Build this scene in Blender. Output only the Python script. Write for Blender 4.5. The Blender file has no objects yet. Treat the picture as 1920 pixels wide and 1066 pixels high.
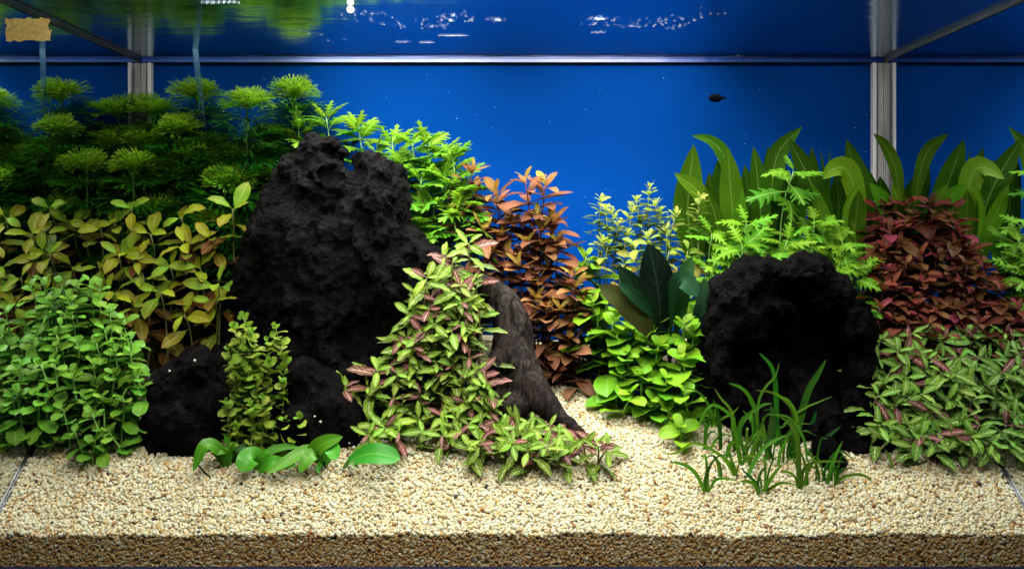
import bpy, bmesh, math, random
import numpy as np
from mathutils import Vector, Matrix, noise

# ------------------------------------------------------------------ camera, world, light
F = 1757.0; D0 = 1.07; CZ = 0.40; HY = 420.0; CX = 960.0
WX = 0.60; TY = 0.45; WATER = 0.666
sc = bpy.context.scene
col = sc.collection
cam_d = bpy.data.cameras.new("camera"); cam = bpy.data.objects.new("camera", cam_d); col.objects.link(cam)
cam.location = (0, -D0, CZ); cam.rotation_euler = (math.radians(90), 0, 0)
cam_d.sensor_width = 36; cam_d.lens = 36 * F / 1920
cam_d.shift_y = -(533 - HY) / 1920
cam_d.clip_start = 0.02; cam_d.clip_end = 50
sc.camera = cam
w = bpy.data.worlds.new("World"); sc.world = w; w.use_nodes = True
w.node_tree.nodes["Background"].inputs[0].default_value = (0.5, 0.6, 0.8, 1)
w.node_tree.nodes["Background"].inputs[1].default_value = 0.014
sc.view_settings.view_transform = 'Standard'; sc.view_settings.look = 'None'
sc.view_settings.exposure = 0; sc.view_settings.gamma = 1
sc.cycles.max_bounces = 10; sc.cycles.glossy_bounces = 5; sc.cycles.diffuse_bounces = 4
sc.cycles.transparent_max_bounces = 12; sc.cycles.sample_clamp_indirect = 4

def lamp(name, x, y, z, sx, sy, power, colr, spread=180):
    l = bpy.data.lights.new(name, 'AREA'); l.shape = 'RECTANGLE'; l.size = sx; l.size_y = sy
    l.energy = power; l.color = colr; l.spread = math.radians(spread)
    o = bpy.data.objects.new(name, l); col.objects.link(o); o.location = (x, y, z); return o
LC = (1.0, 0.98, 0.93)
lamp("hood_lamp", -0.170, 0.200, 0.74, 0.31, 0.42, 11.5, LC)
lamp("hood_lamp", 0.170, 0.200, 0.74, 0.31, 0.42, 10.0, LC)
lamp("corner_fill_lamp", -0.465, 0.200, 0.74, 0.23, 0.42, 1.7, LC)  # added dim pair that lightens the tank's corners
lamp("corner_fill_lamp", 0.465, 0.200, 0.74, 0.23, 0.42, 1.7, LC)
fl = lamp("front_fill_lamp", 0.0, -0.34, 0.78, 1.1, 0.08, 4.6, (1.0, 0.96, 0.86), 100)  # added fill lamp before the tank, brightening the gravel's front edge
fl.rotation_euler = (math.atan2(0.44, 0.66), 0, 0)

# ------------------------------------------------------------------ helpers
def P(px, py, Y):
    d = D0 + Y
    return Vector(((px - CX) * d / F, Y, CZ - (py - HY) * d / F))

GY = [-0.02, 0.0, 0.028, 0.06, 0.10, 0.16, 0.22, 0.30, 0.46]
GZ = [0.038, 0.045, 0.068, 0.092, 0.119, 0.148, 0.168, 0.190, 0.225]
def ground(x, y):
    z = float(np.interp(y, GY, GZ))
    z += 0.004 * noise.noise(Vector((x * 9, y * 9, 1.3)))
    z += 0.0034 * noise.noise(Vector((x * 22, y * 22, 4.0)))
    z -= 0.010 * math.exp(-((x - 0.13) / 0.12) ** 2) * min(1, max(0, (y - 0.03) / 0.08))
    return z

def link(o, parent=None):
    col.objects.link(o)
    if parent is not None: o.parent = parent
    return o
def mesh(name, V, Fc, uv=None, mat=None, smooth=True):
    m = bpy.data.meshes.new(name)
    m.from_pydata([tuple(v) for v in V], [], Fc)
    if uv is not None:
        l = m.uv_layers.new(name="UVMap")
        idx = np.empty(len(m.loops), dtype=np.int32); m.loops.foreach_get("vertex_index", idx)
        l.data.foreach_set("uv", np.array(uv, dtype=np.float32)[idx].ravel())
    if smooth: m.polygons.foreach_set("use_smooth", [True] * len(m.polygons))
    if mat: m.materials.append(mat)
    return m
def obj(name, m, parent=None, color=None):
    o = bpy.data.objects.new(name, m)
    if color is not None: o.color = (*color[:3], 1)
    return link(o, parent)
def tag(o, label=None, cat=None, group=None, kind=None):
    for k, v in (("label", label), ("category", cat), ("group", group), ("kind", kind)):
        if v: o[k] = v
    return o
def empty(name, loc):
    o = bpy.data.objects.new(name, None); o.empty_display_size = 0.01; o.location = loc
    return link(o)
def box(name, x0, x1, y0, y1, z0, z1, mat, parent=None):
    V = [(x, y, z) for x in (x0, x1) for y in (y0, y1) for z in (z0, z1)]
    Fc = [(0, 1, 3, 2), (4, 6, 7, 5), (0, 4, 5, 1), (2, 3, 7, 6), (0, 2, 6, 4), (1, 5, 7, 3)]
    return obj(name, mesh(name, V, Fc, mat=mat, smooth=False), parent)
def tube_mesh(name, pts, rads, mat, n=6, uvs=True):
    V, Fc, uv = [], [], []
    N = len(pts)
    for i, p in enumerate(pts):
        t = (pts[min(i + 1, N - 1)] - pts[max(i - 1, 0)]).normalized()
        a = t.cross(Vector((0.3, 1, 0.1))).normalized(); b = t.cross(a)
        for k in range(n):
            th = 2 * math.pi * k / n
            V.append(p + (a * math.cos(th) + b * math.sin(th)) * rads[i]); uv.append((k / n, i / (N - 1)))
    for i in range(N - 1):
        for k in range(n):
            Fc.append((i * n + k, i * n + (k + 1) % n, (i + 1) * n + (k + 1) % n, (i + 1) * n + k))
    Fc.append(tuple(range(n))[::-1]); Fc.append(tuple(range((N - 1) * n, N * n)))
    return mesh(name, V, Fc, uv, mat)

# ------------------------------------------------------------------ materials
class NT:
    def __init__(s, name):
        s.m = bpy.data.materials.new(name); s.m.use_nodes = True
        s.t = s.m.node_tree; s.t.nodes.clear(); s.out = s.n('ShaderNodeOutputMaterial')
    def n(s, typ, **kw):
        nd = s.t.nodes.new(typ)
        for k, v in kw.items(): setattr(nd, k, v)
        return nd
    def l(s, a, b): s.t.links.new(a, b)
    def set(s, sock, v):
        if isinstance(v, bpy.types.NodeSocket): s.l(v, sock)
        else: sock.default_value = v
    def math(s, op, a, b=0.0, c=0.0, clamp=False):
        nd = s.n('ShaderNodeMath', operation=op, use_clamp=clamp)
        s.set(nd.inputs[0], a); s.set(nd.inputs[1], b); s.set(nd.inputs[2], c); return nd.outputs[0]
    def mix(s, f, a, b, blend='MIX'):
        nd = s.n('ShaderNodeMix', data_type='RGBA', blend_type=blend)
        s.set(nd.inputs[0], f); s.set(nd.inputs[6], a if isinstance(a, bpy.types.NodeSocket) else (*a[:3], 1))
        s.set(nd.inputs[7], b if isinstance(b, bpy.types.NodeSocket) else (*b[:3], 1)); return nd.outputs[2]
    def noise(s, scale, vec=None, detail=3, rough=0.55, dist=0.0):
        nd = s.n('ShaderNodeTexNoise'); nd.inputs['Scale'].default_value = scale
        nd.inputs['Detail'].default_value = detail; nd.inputs['Roughness'].default_value = rough
        nd.inputs['Distortion'].default_value = dist
        if vec is not None: s.l(vec, nd.inputs['Vector'])
        return nd.outputs[0]
    def ramp(s, f, stops):
        nd = s.n('ShaderNodeValToRGB'); s.set(nd.inputs[0], f); e = nd.color_ramp.elements
        while len(e) < len(stops): e.new(0.5)
        for q, (p, c) in zip(e, stops): q.position = p; q.color = (*c[:3], 1)
        return nd.outputs[0]
    def bump(s, h, strength, dist):
        nd = s.n('ShaderNodeBump'); nd.inputs['Strength'].default_value = strength; nd.inputs['Distance'].default_value = dist
        s.l(h, nd.inputs['Height']); return nd.outputs[0]
    def principled(s, colr, rough=0.5, spec=0.5, normal=None, **kw):
        nd = s.n('ShaderNodeBsdfPrincipled')
        s.set(nd.inputs['Base Color'], colr if isinstance(colr, bpy.types.NodeSocket) else (*colr[:3], 1))
        s.set(nd.inputs['Roughness'], rough); nd.inputs['Specular IOR Level'].default_value = spec
        if normal is not None: s.l(normal, nd.inputs['Normal'])
        for k, v in kw.items(): nd.inputs[k].default_value = v
        return nd.outputs[0]
    def done(s, sh): s.l(sh, s.out.inputs[0]); return s.m

def leaf_material(name, vein=(0.5, 0.6, 0.3), mid=0.5, side=0.2, N=7.0, k=1.6, width=0.16, transl=0.35, rough=0.38,
                  mottle=0.25, tipc=None, bumps=0.4, under=None, dist=0.05, backglow=1.0, spec=0.06):
    n = NT(name)
    uv = n.n('ShaderNodeUVMap').outputs[0]
    tc = n.n('ShaderNodeTexCoord'); oi = n.n('ShaderNodeObjectInfo')
    sep = n.n('ShaderNodeSeparateXYZ'); n.l(uv, sep.inputs[0])
    off = n.n('ShaderNodeVectorMath', operation='ADD'); n.l(tc.outputs['Object'], off.inputs[0])
    cmb = n.n('ShaderNodeCombineXYZ'); n.l(n.math('MULTIPLY', oi.outputs['Random'], 50.0), cmb.inputs[0]); n.l(cmb.outputs[0], off.inputs[1])
    nz = n.noise(3.0, off.outputs[0], 4, 0.6)
    nz2 = n.noise(11.0, off.outputs[0], 2)
    a = n.math('MULTIPLY', n.math('ABSOLUTE', n.math('SUBTRACT', sep.outputs[0], 0.5)), 2.0)
    a = n.math('ADD', a, n.math('MULTIPLY', n.math('SUBTRACT', nz2, 0.5), 0.06))
    midm = n.math('SUBTRACT', 1.0, n.math('DIVIDE', a, 0.09), clamp=True)
    ph = n.math('ADD', n.math('SUBTRACT', n.math('MULTIPLY', sep.outputs[1], N), n.math('MULTIPLY', a, k)),
                n.math('MULTIPLY', n.math('SUBTRACT', nz, 0.5), dist * 12))
    tri = n.math('PINGPONG', ph, 0.5)
    sv = n.math('SUBTRACT', 1.0, n.math('DIVIDE', tri, width), clamp=True)
    sv = n.math('MULTIPLY', sv, n.math('SUBTRACT', 1.15, a, clamp=True))
    v = n.math('MAXIMUM', n.math('MULTIPLY', midm, mid), n.math('MULTIPLY', sv, side))
    base = oi.outputs['Color']
    hv = n.n('ShaderNodeHueSaturation'); n.l(base, hv.inputs['Color'])
    n.l(n.math('ADD', 1 - mottle, n.math('MULTIPLY', nz, mottle * 2)), hv.inputs['Value'])
    n.l(n.math('ADD', 0.485, n.math('MULTIPLY', oi.outputs['Random'], 0.03)), hv.inputs['Hue'])
    c = hv.outputs[0]
    if tipc is not None:
        f = n.math('MULTIPLY', n.math('MULTIPLY', sep.outputs[1], sep.outputs[1]), n.math('ADD', n.math('MULTIPLY', nz, 0.9), -0.05))
        c = n.mix(f, c, tipc)
    if under is not None:
        g = n.n('ShaderNodeNewGeometry')
        c = n.mix(n.math('MULTIPLY', g.outputs['Backfacing'], 0.6), c, under)
    spot = n.math('MULTIPLY', n.math('GREATER_THAN', n.noise(7.0, off.outputs[0], 2, 0.7), 0.74), 0.5)
    c = n.mix(spot, c, (0.06, 0.045, 0.015))
    c = n.mix(v, c, vein)
    b = n.bump(n.math('ADD', v, n.math('MULTIPLY', nz2, 0.8)), bumps, 0.0009)
    p = n.principled(c, rough, spec, b)
    tr = n.n('ShaderNodeBsdfTranslucent')
    n.l(n.mix(1.0, c, (backglow, backglow, backglow * 0.8), 'MULTIPLY'), tr.inputs[0])
    mx = n.n('ShaderNodeMixShader'); mx.inputs[0].default_value = transl
    n.l(p, mx.inputs[1]); n.l(tr.outputs[0], mx.inputs[2])
    return n.done(mx.outputs[0])

M = {}
M['round'] = leaf_material('round_leaf_green', (0.30, 0.55, 0.16), 0.35, 0.05, transl=0.3, rough=0.33, spec=0.10)
M['gold'] = leaf_material('golden_leaf', (0.42, 0.44, 0.12), 0.45, 0.10, N=6, tipc=(0.20, 0.07, 0.02), transl=0.35)
M['fern'] = leaf_material('feathery_green', (0.1, 0.3, 0.05), 0, 0, transl=0.45, mottle=0.2, bumps=0)
M['lobed'] = leaf_material('lobed_leaf_green', (0.42, 0.66, 0.16), 0.4, 0.03, transl=0.42, rough=0.45)
M['rust'] = leaf_material('rusty_leaf', (0.42, 0.20, 0.11), 0.3, 0.06, N=8, transl=0.32, mottle=0.3)
M['wine'] = leaf_material('wine_leaf', (0.30, 0.09, 0.06), 0.25, 0.05, N=8, transl=0.3, mottle=0.35)
M['vein'] = leaf_material('veined_leaf', (0.62, 0.68, 0.34), 0.95, 0.75, N=5.5, k=1.5, width=0.11, transl=0.22, mottle=0.5, dist=0.05)
M['veinpink'] = leaf_material('veined_pink_leaf', (0.66, 0.48, 0.40), 0.95, 0.7, N=5.5, k=1.5, width=0.12, transl=0.22, mottle=0.45, dist=0.05)
M['sword'] = leaf_material('sword_leaf', (0.20, 0.38, 0.06), 0.5, 0.22, N=13, k=2.6, width=0.10, transl=0.3, mottle=0.35)
M['crypt'] = leaf_material('dark_leaf', (0.03, 0.07, 0.03), 0.4, 0.2, N=8, k=2.0, width=0.12, transl=0.04, mottle=0.3, rough=0.5, spec=0.04)
M['glossy'] = leaf_material('glossy_leaf', (0.16, 0.42, 0.05), 0.4, 0.10, N=9, k=2.5, transl=0.25, rough=0.3, spec=0.16)
M['grass'] = leaf_material('strap_leaf', (0.14, 0.34, 0.05), 0.3, 0.0, transl=0.35, mottle=0.4, rough=0.35)
M['clover'] = leaf_material('small_round_leaf', (0.35, 0.5, 0.12), 0.3, 0.0, transl=0.42)

def stem_material():
    n = NT('stem'); oi = n.n('ShaderNodeObjectInfo'); tc = n.n('ShaderNodeTexCoord')
    hv = n.n('ShaderNodeHueSaturation'); n.l(oi.outputs['Color'], hv.inputs['Color'])
    n.l(n.math('ADD', 0.6, n.math('MULTIPLY', n.noise(90, tc.outputs['Object'], 3), 0.8)), hv.inputs['Value'])
    return n.done(n.principled(hv.outputs[0], 0.45, 0.4))
M['stem'] = stem_material()

def wood_material(name, dark, light, grain=False):
    n = NT(name); tc = n.n('ShaderNodeTexCoord'); v = tc.outputs['Object']
    big = n.noise(9, v, 5, 0.6); fine = n.noise(70, v, 6, 0.7); mid = n.noise(26, v, 5, 0.65, 0.6)
    vor = n.n('ShaderNodeTexVoronoi', feature='DISTANCE_TO_EDGE'); vor.inputs['Scale'].default_value = 46
    dv = n.n('ShaderNodeVectorMath', operation='ADD'); n.l(v, dv.inputs[0])
    nn = n.n('ShaderNodeTexNoise'); nn.inputs['Scale'].default_value = 20; n.l(v, nn.inputs['Vector'])
    sc_ = n.n('ShaderNodeVectorMath', operation='SCALE'); n.l(nn.outputs[1], sc_.inputs[0]); sc_.inputs[3].default_value = 0.03
    n.l(sc_.outputs[0], dv.inputs[1]); n.l(dv.outputs[0], vor.inputs['Vector'])
    crack = n.math('MULTIPLY', vor.outputs[0], 9.0, clamp=True)
    mpf = n.n('ShaderNodeMapping'); n.l(dv.outputs[0], mpf.inputs[0]); mpf.inputs['Scale'].default_value = (130, 130, 26); fib = n.noise(1.0, mpf.outputs[0], 5, 0.7, 0.8)
    if grain:
        mp = n.n('ShaderNodeMapping'); n.l(dv.outputs[0], mp.inputs[0]); mp.inputs['Rotation'].default_value = (0, math.radians(-24), 0); mp.inputs['Scale'].default_value = (95, 95, 6)
        g = n.noise(1.0, mp.outputs[0], 4, 0.6, 1.2)
        mp2 = n.n('ShaderNodeMapping'); n.l(dv.outputs[0], mp2.inputs[0]); mp2.inputs['Rotation'].default_value = (0, math.radians(-24), 0); mp2.inputs['Scale'].default_value = (330, 330, 14)
        g2 = n.noise(1.0, mp2.outputs[0], 3, 0.6, 0.6)
        h = n.math('ADD', n.math('MULTIPLY', g, 0.9), n.math('ADD', n.math('MULTIPLY', fine, 0.2), n.math('MULTIPLY', g2, 0.5)))
        c = n.mix(n.ramp(g, [(0.4, (0, 0, 0)), (0.62, (1, 1, 1))]), dark, light)
        c = n.mix(n.ramp(big, [(0.35, (0, 0, 0)), (0.65, (1, 1, 1))]), c, n.mix(0.55, c, dark))
        c = n.mix(n.ramp(g2, [(0.42, (1, 1, 1)), (0.55, (0, 0, 0))]), c, n.mix(0.6, c, (0.004, 0.003, 0.003)))
        b = n.bump(h, 0.9, 0.004)
    else:
        h = n.math('ADD', n.math('MULTIPLY', mid, 0.9), n.math('ADD', n.math('MULTIPLY', fine, 0.55), n.math('MULTIPLY', fib, 0.55)))
        c = n.mix(n.ramp(mid, [(0.46, (0, 0, 0)), (0.74, (1, 1, 1))]), dark, light)
        c = n.mix(n.ramp(big, [(0.4, (0, 0, 0)), (0.7, (1, 1, 1))]), c, n.mix(0.5, c, dark))
        b = n.bump(h, 1.0, 0.026)
    return n.done(n.principled(c, 0.6, 0.035, b))
M['wood'] = wood_material('black_driftwood', (0.0014, 0.0013, 0.0014), (0.0145, 0.0130, 0.0125))
M['wood_dark'] = wood_material('charred_driftwood', (0.0004, 0.0004, 0.0005), (0.011, 0.0095, 0.0095))
M['root'] = wood_material('brown_driftwood', (0.006, 0.005, 0.0045), (0.040, 0.032, 0.026), True)

def tir(name, tint, rough, ripple):
    """clear glass or water seen from inside: total reflection past the critical angle, clear below it"""
    n = NT(name); tc = n.n('ShaderNodeTexCoord'); v = tc.outputs['Object']
    fr = n.n('ShaderNodeFresnel'); fr.inputs[0].default_value = 1.33
    gl = n.n('ShaderNodeBsdfGlossy'); gl.inputs['Roughness'].default_value = rough; gl.inputs[0].default_value = (*tint, 1)
    tr = n.n('ShaderNodeBsdfTransparent'); tr.inputs[0].default_value = (0.97, 0.98, 0.98, 1)
    if ripple:
        mp = n.n('ShaderNodeMapping'); n.l(v, mp.inputs[0]); mp.inputs['Scale'].default_value = (1, 3.2, 1)
        h = n.math('ADD', n.noise(7, mp.outputs[0], 3, 0.5, 0.5), n.math('MULTIPLY', n.noise(34, mp.outputs[0], 3, 0.55, 0.4), 0.16))
        b = n.bump(h, ripple, 0.006); n.l(b, gl.inputs['Normal'])
    mx = n.n('ShaderNodeMixShader'); n.l(fr.outputs[0], mx.inputs[0]); n.l(tr.outputs[0], mx.inputs[1]); n.l(gl.outputs[0], mx.inputs[2])
    return n.done(mx.outputs[0])
M['side'] = tir('side_glass', (0.80, 0.84, 0.86), 0.012, 0)
M['water'] = tir('water', (0.50, 0.60, 0.70), 0.14, 0.20)
n = NT('clear_glass'); t_ = n.n('ShaderNodeBsdfTransparent'); t_.inputs[0].default_value = (1, 1, 1, 1); M['clear'] = n.done(t_.outputs[0])
n = NT('blue_back'); tc = n.n('ShaderNodeTexCoord')
cc = n.mix(n.noise(3, tc.outputs['Object'], 2), (0.0, 0.040, 0.225), (0.0, 0.044, 0.245))
M['blue'] = n.done(n.principled(cc, 0.6, 0.02))
def streaky(name, a, b, rough=0.35, scale=(420, 420, 9), glow=0):
    n = NT(name); tc = n.n('ShaderNodeTexCoord'); mp = n.n('ShaderNodeMapping'); n.l(tc.outputs['Object'], mp.inputs[0]); mp.inputs['Scale'].default_value = scale
    nz = n.noise(1, mp.outputs[0], 4, 0.6)
    cc = n.mix(n.ramp(nz, [(0.35, (0, 0, 0)), (0.65, (1, 1, 1))]), a, b)
    p = n.principled(cc, rough, 0.5, n.bump(nz, 0.4, 0.001))
    if not glow: return n.done(p)
    t = n.n('ShaderNodeBsdfTranslucent'); n.l(cc, t.inputs[0]); mx = n.n('ShaderNodeMixShader'); mx.inputs[0].default_value = glow
    n.l(p, mx.inputs[1]); n.l(t.outputs[0], mx.inputs[2]); return n.done(mx.outputs[0])
M['seam'] = streaky('white_silicone', (0.80, 0.76, 0.78), (0.97, 0.95, 0.97), scale=(300, 300, 5))
M['seam_mid'] = streaky('pale_grey_silicone', (0.30, 0.27, 0.27), (0.75, 0.70, 0.68))
M['seam_dark'] = streaky('dark_silicone', (0.008, 0.010, 0.012), (0.035, 0.035, 0.03), scale=(300, 9, 300))
M['seam_grey'] = streaky('grey_silicone', (0.02, 0.03, 0.03), (0.10, 0.10, 0.09), scale=(300, 12, 300))
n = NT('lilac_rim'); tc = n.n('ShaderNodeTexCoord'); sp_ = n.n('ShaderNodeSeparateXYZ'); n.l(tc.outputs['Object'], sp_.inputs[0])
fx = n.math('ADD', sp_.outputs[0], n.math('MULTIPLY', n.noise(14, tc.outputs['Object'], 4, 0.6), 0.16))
c1_ = n.ramp(n.math('ADD', n.math('MULTIPLY', fx, 0.8), 0.5), [(0.0, (0.03, 0.10, 0.40)), (0.22, (0.10, 0.18, 0.55)), (0.36, (0.55, 0.58, 1.0)), (0.70, (0.60, 0.62, 1.0)), (0.82, (0.05, 0.10, 0.36)), (1.0, (0.01, 0.04, 0.20))])  # lamp fall-off painted along the rim: lilac middle, darker blue ends
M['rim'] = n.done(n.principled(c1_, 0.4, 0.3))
M['rim_blue'] = streaky('blue_rim', (0.0, 0.03, 0.20), (0.06, 0.12, 0.40), scale=(30, 30, 200))
M['trim'] = streaky('navy_trim', (0.002, 0.003, 0.014), (0.004, 0.006, 0.03))
n = NT('tube_glass'); gb = n.n('ShaderNodeBsdfGlass'); gb.inputs[0].default_value = (0.75, 0.88, 0.92, 1); gb.inputs['IOR'].default_value = 1.18; gb.inputs['Roughness'].default_value = 0.03
df = n.n('ShaderNodeBsdfDiffuse'); df.inputs[0].default_value = (0.14, 0.30, 0.42, 1); mx = n.n('ShaderNodeMixShader'); mx.inputs[0].default_value = 0.3
n.l(gb.outputs[0], mx.inputs[1]); n.l(df.outputs[0], mx.inputs[2]); M['tube'] = n.done(mx.outputs[0])
n = NT('ripple_glints'); d1 = n.n('ShaderNodeBsdfTranslucent'); d1.inputs[0].default_value = (0.45, 0.52, 0.62, 1); d2 = n.n('ShaderNodeBsdfDiffuse'); d2.inputs[0].default_value = (0.45, 0.52, 0.62, 1)  # pale material of the modelled lamp glints, shared by the drifting specks
mx = n.n('ShaderNodeMixShader'); mx.inputs[0].default_value = 0.4; n.l(d1.outputs[0], mx.inputs[1]); n.l(d2.outputs[0], mx.inputs[2]); M['ripple_glints'] = n.done(mx.outputs[0])
n = NT('masking_tape'); tc = n.n('ShaderNodeTexCoord'); nz = n.noise(260, tc.outputs['Object'], 4, 0.7)
cc = n.mix(n.ramp(nz, [(0.35, (0, 0, 0)), (0.7, (1, 1, 1))]), (0.52, 0.40, 0.15), (0.76, 0.65, 0.32))
p1 = n.principled(cc, 0.7, 0.2, n.bump(nz, 0.6, 0.001)); t1 = n.n('ShaderNodeBsdfTranslucent'); n.l(cc, t1.inputs[0]); mx = n.n('ShaderNodeMixShader'); mx.inputs[0].default_value = 0.7
n.l(p1, mx.inputs[1]); n.l(t1.outputs[0], mx.inputs[2]); M['tape'] = n.done(mx.outputs[0])
n = NT('fish_skin'); M['fish'] = n.done(n.principled((0.0015, 0.002, 0.004), 0.7, 0.03))
n = NT('pink_glint'); e_ = n.n('ShaderNodeEmission'); e_.inputs[0].default_value = (1, 0.72, 0.6, 1); e_.inputs[1].default_value = 6; M['glint'] = n.done(e_.outputs[0])  # glows in place of a lamp's reflection on the water
def grain_material(stain=False):
    n = NT('gravel_grain'); oi = n.n('ShaderNodeObjectInfo'); tc = n.n('ShaderNodeTexCoord')
    c = n.ramp(oi.outputs['Random'], [(0.0, (0.76, 0.76, 0.58)), (0.20, (0.84, 0.88, 0.80)), (0.40, (0.76, 0.72, 0.47)), (0.52, (0.82, 0.87, 0.80)),
        (0.66, (0.78, 0.66, 0.36)), (0.76, (0.78, 0.82, 0.76)), (0.90, (0.68, 0.52, 0.25)), (0.965, (0.50, 0.32, 0.14)), (0.988, (0.30, 0.14, 0.08)), (0.995, (0.10, 0.09, 0.09))])
    nz = n.noise(2.5, tc.outputs['Object'], 4, 0.6)
    c = n.mix(n.math('MULTIPLY', nz, 0.35), c, n.mix(1.0, c, (0.92, 0.78, 0.50), 'MULTIPLY'))
    if stain: c = n.mix(n.math('GREATER_THAN', n.math('FRACT', n.math('MULTIPLY', oi.outputs['Random'], 37.0)), 0.3), c, n.mix(1.0, c, (0.82, 0.62, 0.38), 'MULTIPLY'))
    p = n.principled(c, 0.35, 0.14, n.bump(nz, 0.3, 0.1))
    tr = n.n('ShaderNodeBsdfTranslucent'); n.l(c, tr.inputs[0]); mx = n.n('ShaderNodeMixShader'); mx.inputs[0].default_value = 0.6
    n.l(p, mx.inputs[1]); n.l(tr.outputs[0], mx.inputs[2]); return n.done(mx.outputs[0])
M['grain'] = grain_material(); M['stained'] = grain_material(True)
n = NT('gravel_bed'); tc = n.n('ShaderNodeTexCoord'); M['bed'] = n.done(n.principled(n.mix(n.noise(300, tc.outputs['Object'], 3), (0.42, 0.34, 0.20), (0.66, 0.60, 0.42)), 0.8, 0.2))

# ------------------------------------------------------------------ the tank
tank = tag(empty("aquarium_tank", (0, TY / 2, 0)), "long glass aquarium tank with blue back panel and pale corner seams", "aquarium")
def tb(name, x0, x1, y0, y1, z0, z1, mat):
    return box(name, x0, x1, y0 - TY / 2, y1 - TY / 2, z0, z1, mat, tank)
tb("back_panel", -WX - 0.01, WX + 0.01, TY, TY + 0.01, 0.0, 0.76, M['blue'])
for s, nm in ((-1, 'side_pane'), (1, 'side_pane')):
    V = [(s * WX, -0.005 - TY / 2, 0.0), (s * WX, TY - TY / 2, 0.0), (s * WX, TY - TY / 2, 0.76), (s * WX, -0.005 - TY / 2, 0.76)]
    Fc = [(0, 1, 2, 3)] if s < 0 else [(3, 2, 1, 0)]
    # the pane's face towards the water is its reflecting face; normals point outwards
    m = mesh(nm, V, Fc, mat=M['side'], smooth=False); o = obj(nm, m, tank)
    outward = m.polygons[0].normal.x * s > 0
    if not outward: m.flip_normals()
    so = o.modifiers.new("thickness", 'SOLIDIFY'); so.thickness = 0.008; so.offset = 1; so.use_rim = False; so.use_flip_normals = False
    o.modifiers.remove(so)
tb("bottom_pane", -WX, WX, 0.0, TY, -0.012, 0.0, M['trim'])
tb("bottom_trim", -WX - 0.02, WX + 0.02, -0.022, -0.006, -0.03, 0.0118, M['trim'])
tb("front_pane", -WX, WX, -0.005, 0.0, 0.0, 0.76, M['clear'])
for s in (-1, 1):
    for i, (a, wd) in enumerate(((0.0, 0.0075), (0.0085, 0.0035), (0.0130, 0.0050))):
        x0, x1 = s * (WX - 0.0005 - a), s * (WX - 0.0005 - a - wd)
        dp = (0.006, 0.003, 0.011)[i]
        tb("corner_seam", min(x0, x1), max(x0, x1), TY - dp, TY - 0.0003, 0.2, WATER - 0.0062, M['seam'] if i == 2 else M['seam_mid'])
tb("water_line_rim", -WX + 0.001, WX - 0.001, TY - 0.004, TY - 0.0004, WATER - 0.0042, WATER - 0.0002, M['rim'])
tb("rim_gasket", -WX + 0.0185, WX - 0.0185, TY - 0.0032, TY - 0.0005, WATER - 0.0053, WATER - 0.0046, M['seam_dark'])
tb("side_gasket", -WX + 0.0005, -WX + 0.0025, 0.0, TY - 0.01, WATER - 0.006, WATER - 0.001, M['seam_dark'])
tb("side_gasket", WX - 0.002, WX - 0.0005, 0.0, TY - 0.01, WATER - 0.006, WATER - 0.001, M['seam_grey'])
for s in (-1, 1):  # dark strip at the gravel's edge: silicone with the edge shadow put in
    V = []; ys_ = [0.002 + 0.44 * i / 60 for i in range(61)]
    for y in ys_:
        zt = ground(s * 0.597, y) + 0.0012
        for x, z in ((s * 0.5996, 0.002), (s * 0.5996, zt), (s * 0.5968, zt), (s * 0.5968, 0.002)): V.append((x, y - TY / 2, z))
    Fc = [(i * 4 + k, i * 4 + (k + 1) % 4, (i + 1) * 4 + (k + 1) % 4, (i + 1) * 4 + k) for i in range(60) for k in range(4)] + [(0, 1, 2, 3), (240, 243, 242, 241)]
    obj("floor_seam_shade", mesh("floor_seam_shade", V, Fc, mat=M['seam_dark'], smooth=False), tank)
# the water's surface, seen from below
V = [(-WX, -0.005, WATER), (WX, -0.005, WATER), (WX, TY, WATER), (-WX, TY, WATER)]
o = obj("water", mesh("water", V, [(0, 1, 2, 3)], mat=M['water'], smooth=False)); tag(o, kind='structure')

# ------------------------------------------------------------------ gravel
nx, ny = 120, 60
V = []; ys = [0.004 + (TY - 0.004) * (j / ny) ** 1.3 for j in range(ny + 1)]
for j in range(ny + 1):
    for i in range(nx + 1):
        x = -WX + 2 * WX * i / nx; V.append((x, ys[j], ground(x, ys[j]) - 0.003))
Fc = [(j * (nx + 1) + i, j * (nx + 1) + i + 1, (j + 1) * (nx + 1) + i + 1, (j + 1) * (nx + 1) + i) for j in range(ny) for i in range(nx)]
b0 = len(V)
for i in range(nx + 1): V.append((-WX + 2 * WX * i / nx, 0.004, 0.001))
Fc += [(i, b0 + i, b0 + i + 1, i + 1) for i in range(nx)]
tag(obj("gravel_bed", mesh("gravel_bed", V, Fc, mat=M['bed'])), kind='structure')

rg = np.random.default_rng(7)
def grain_mesh(k, mt='grain'):
    bm = bmesh.new(); bmesh.ops.create_icosphere(bm, subdivisions=2, radius=1.0)
    s = rg.uniform(0.82, 1.1, 3); o = Vector(rg.uniform(0, 50, 3))
    planes = [(Vector(rg.normal(size=3)).normalized(), rg.uniform(0.62, 0.85)) for _ in range(7)]
    for v in bm.verts:
        c = v.co.copy()
        for pn, pd in planes:
            dd = c.dot(pn)
            if dd > pd: c -= pn * (dd - pd) * 0.9
        c *= 1 + 0.12 * noise.noise(v.co * 1.3 + o)
        v.co = Vector((c.x * s[0], c.y * s[1], c.z * s[2]))
    m = bpy.data.meshes.new("grain"); bm.to_mesh(m); bm.free()
    m.polygons.foreach_set("use_smooth", [True] * len(m.polygons)); m.materials.append(M[mt]); return m
lib = bpy.data.collections.new("gravel_grains")
for k in range(7): lib.objects.link(bpy.data.objects.new("grain", grain_mesh(k)))
lib2 = bpy.data.collections.new("stained_grains")
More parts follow.
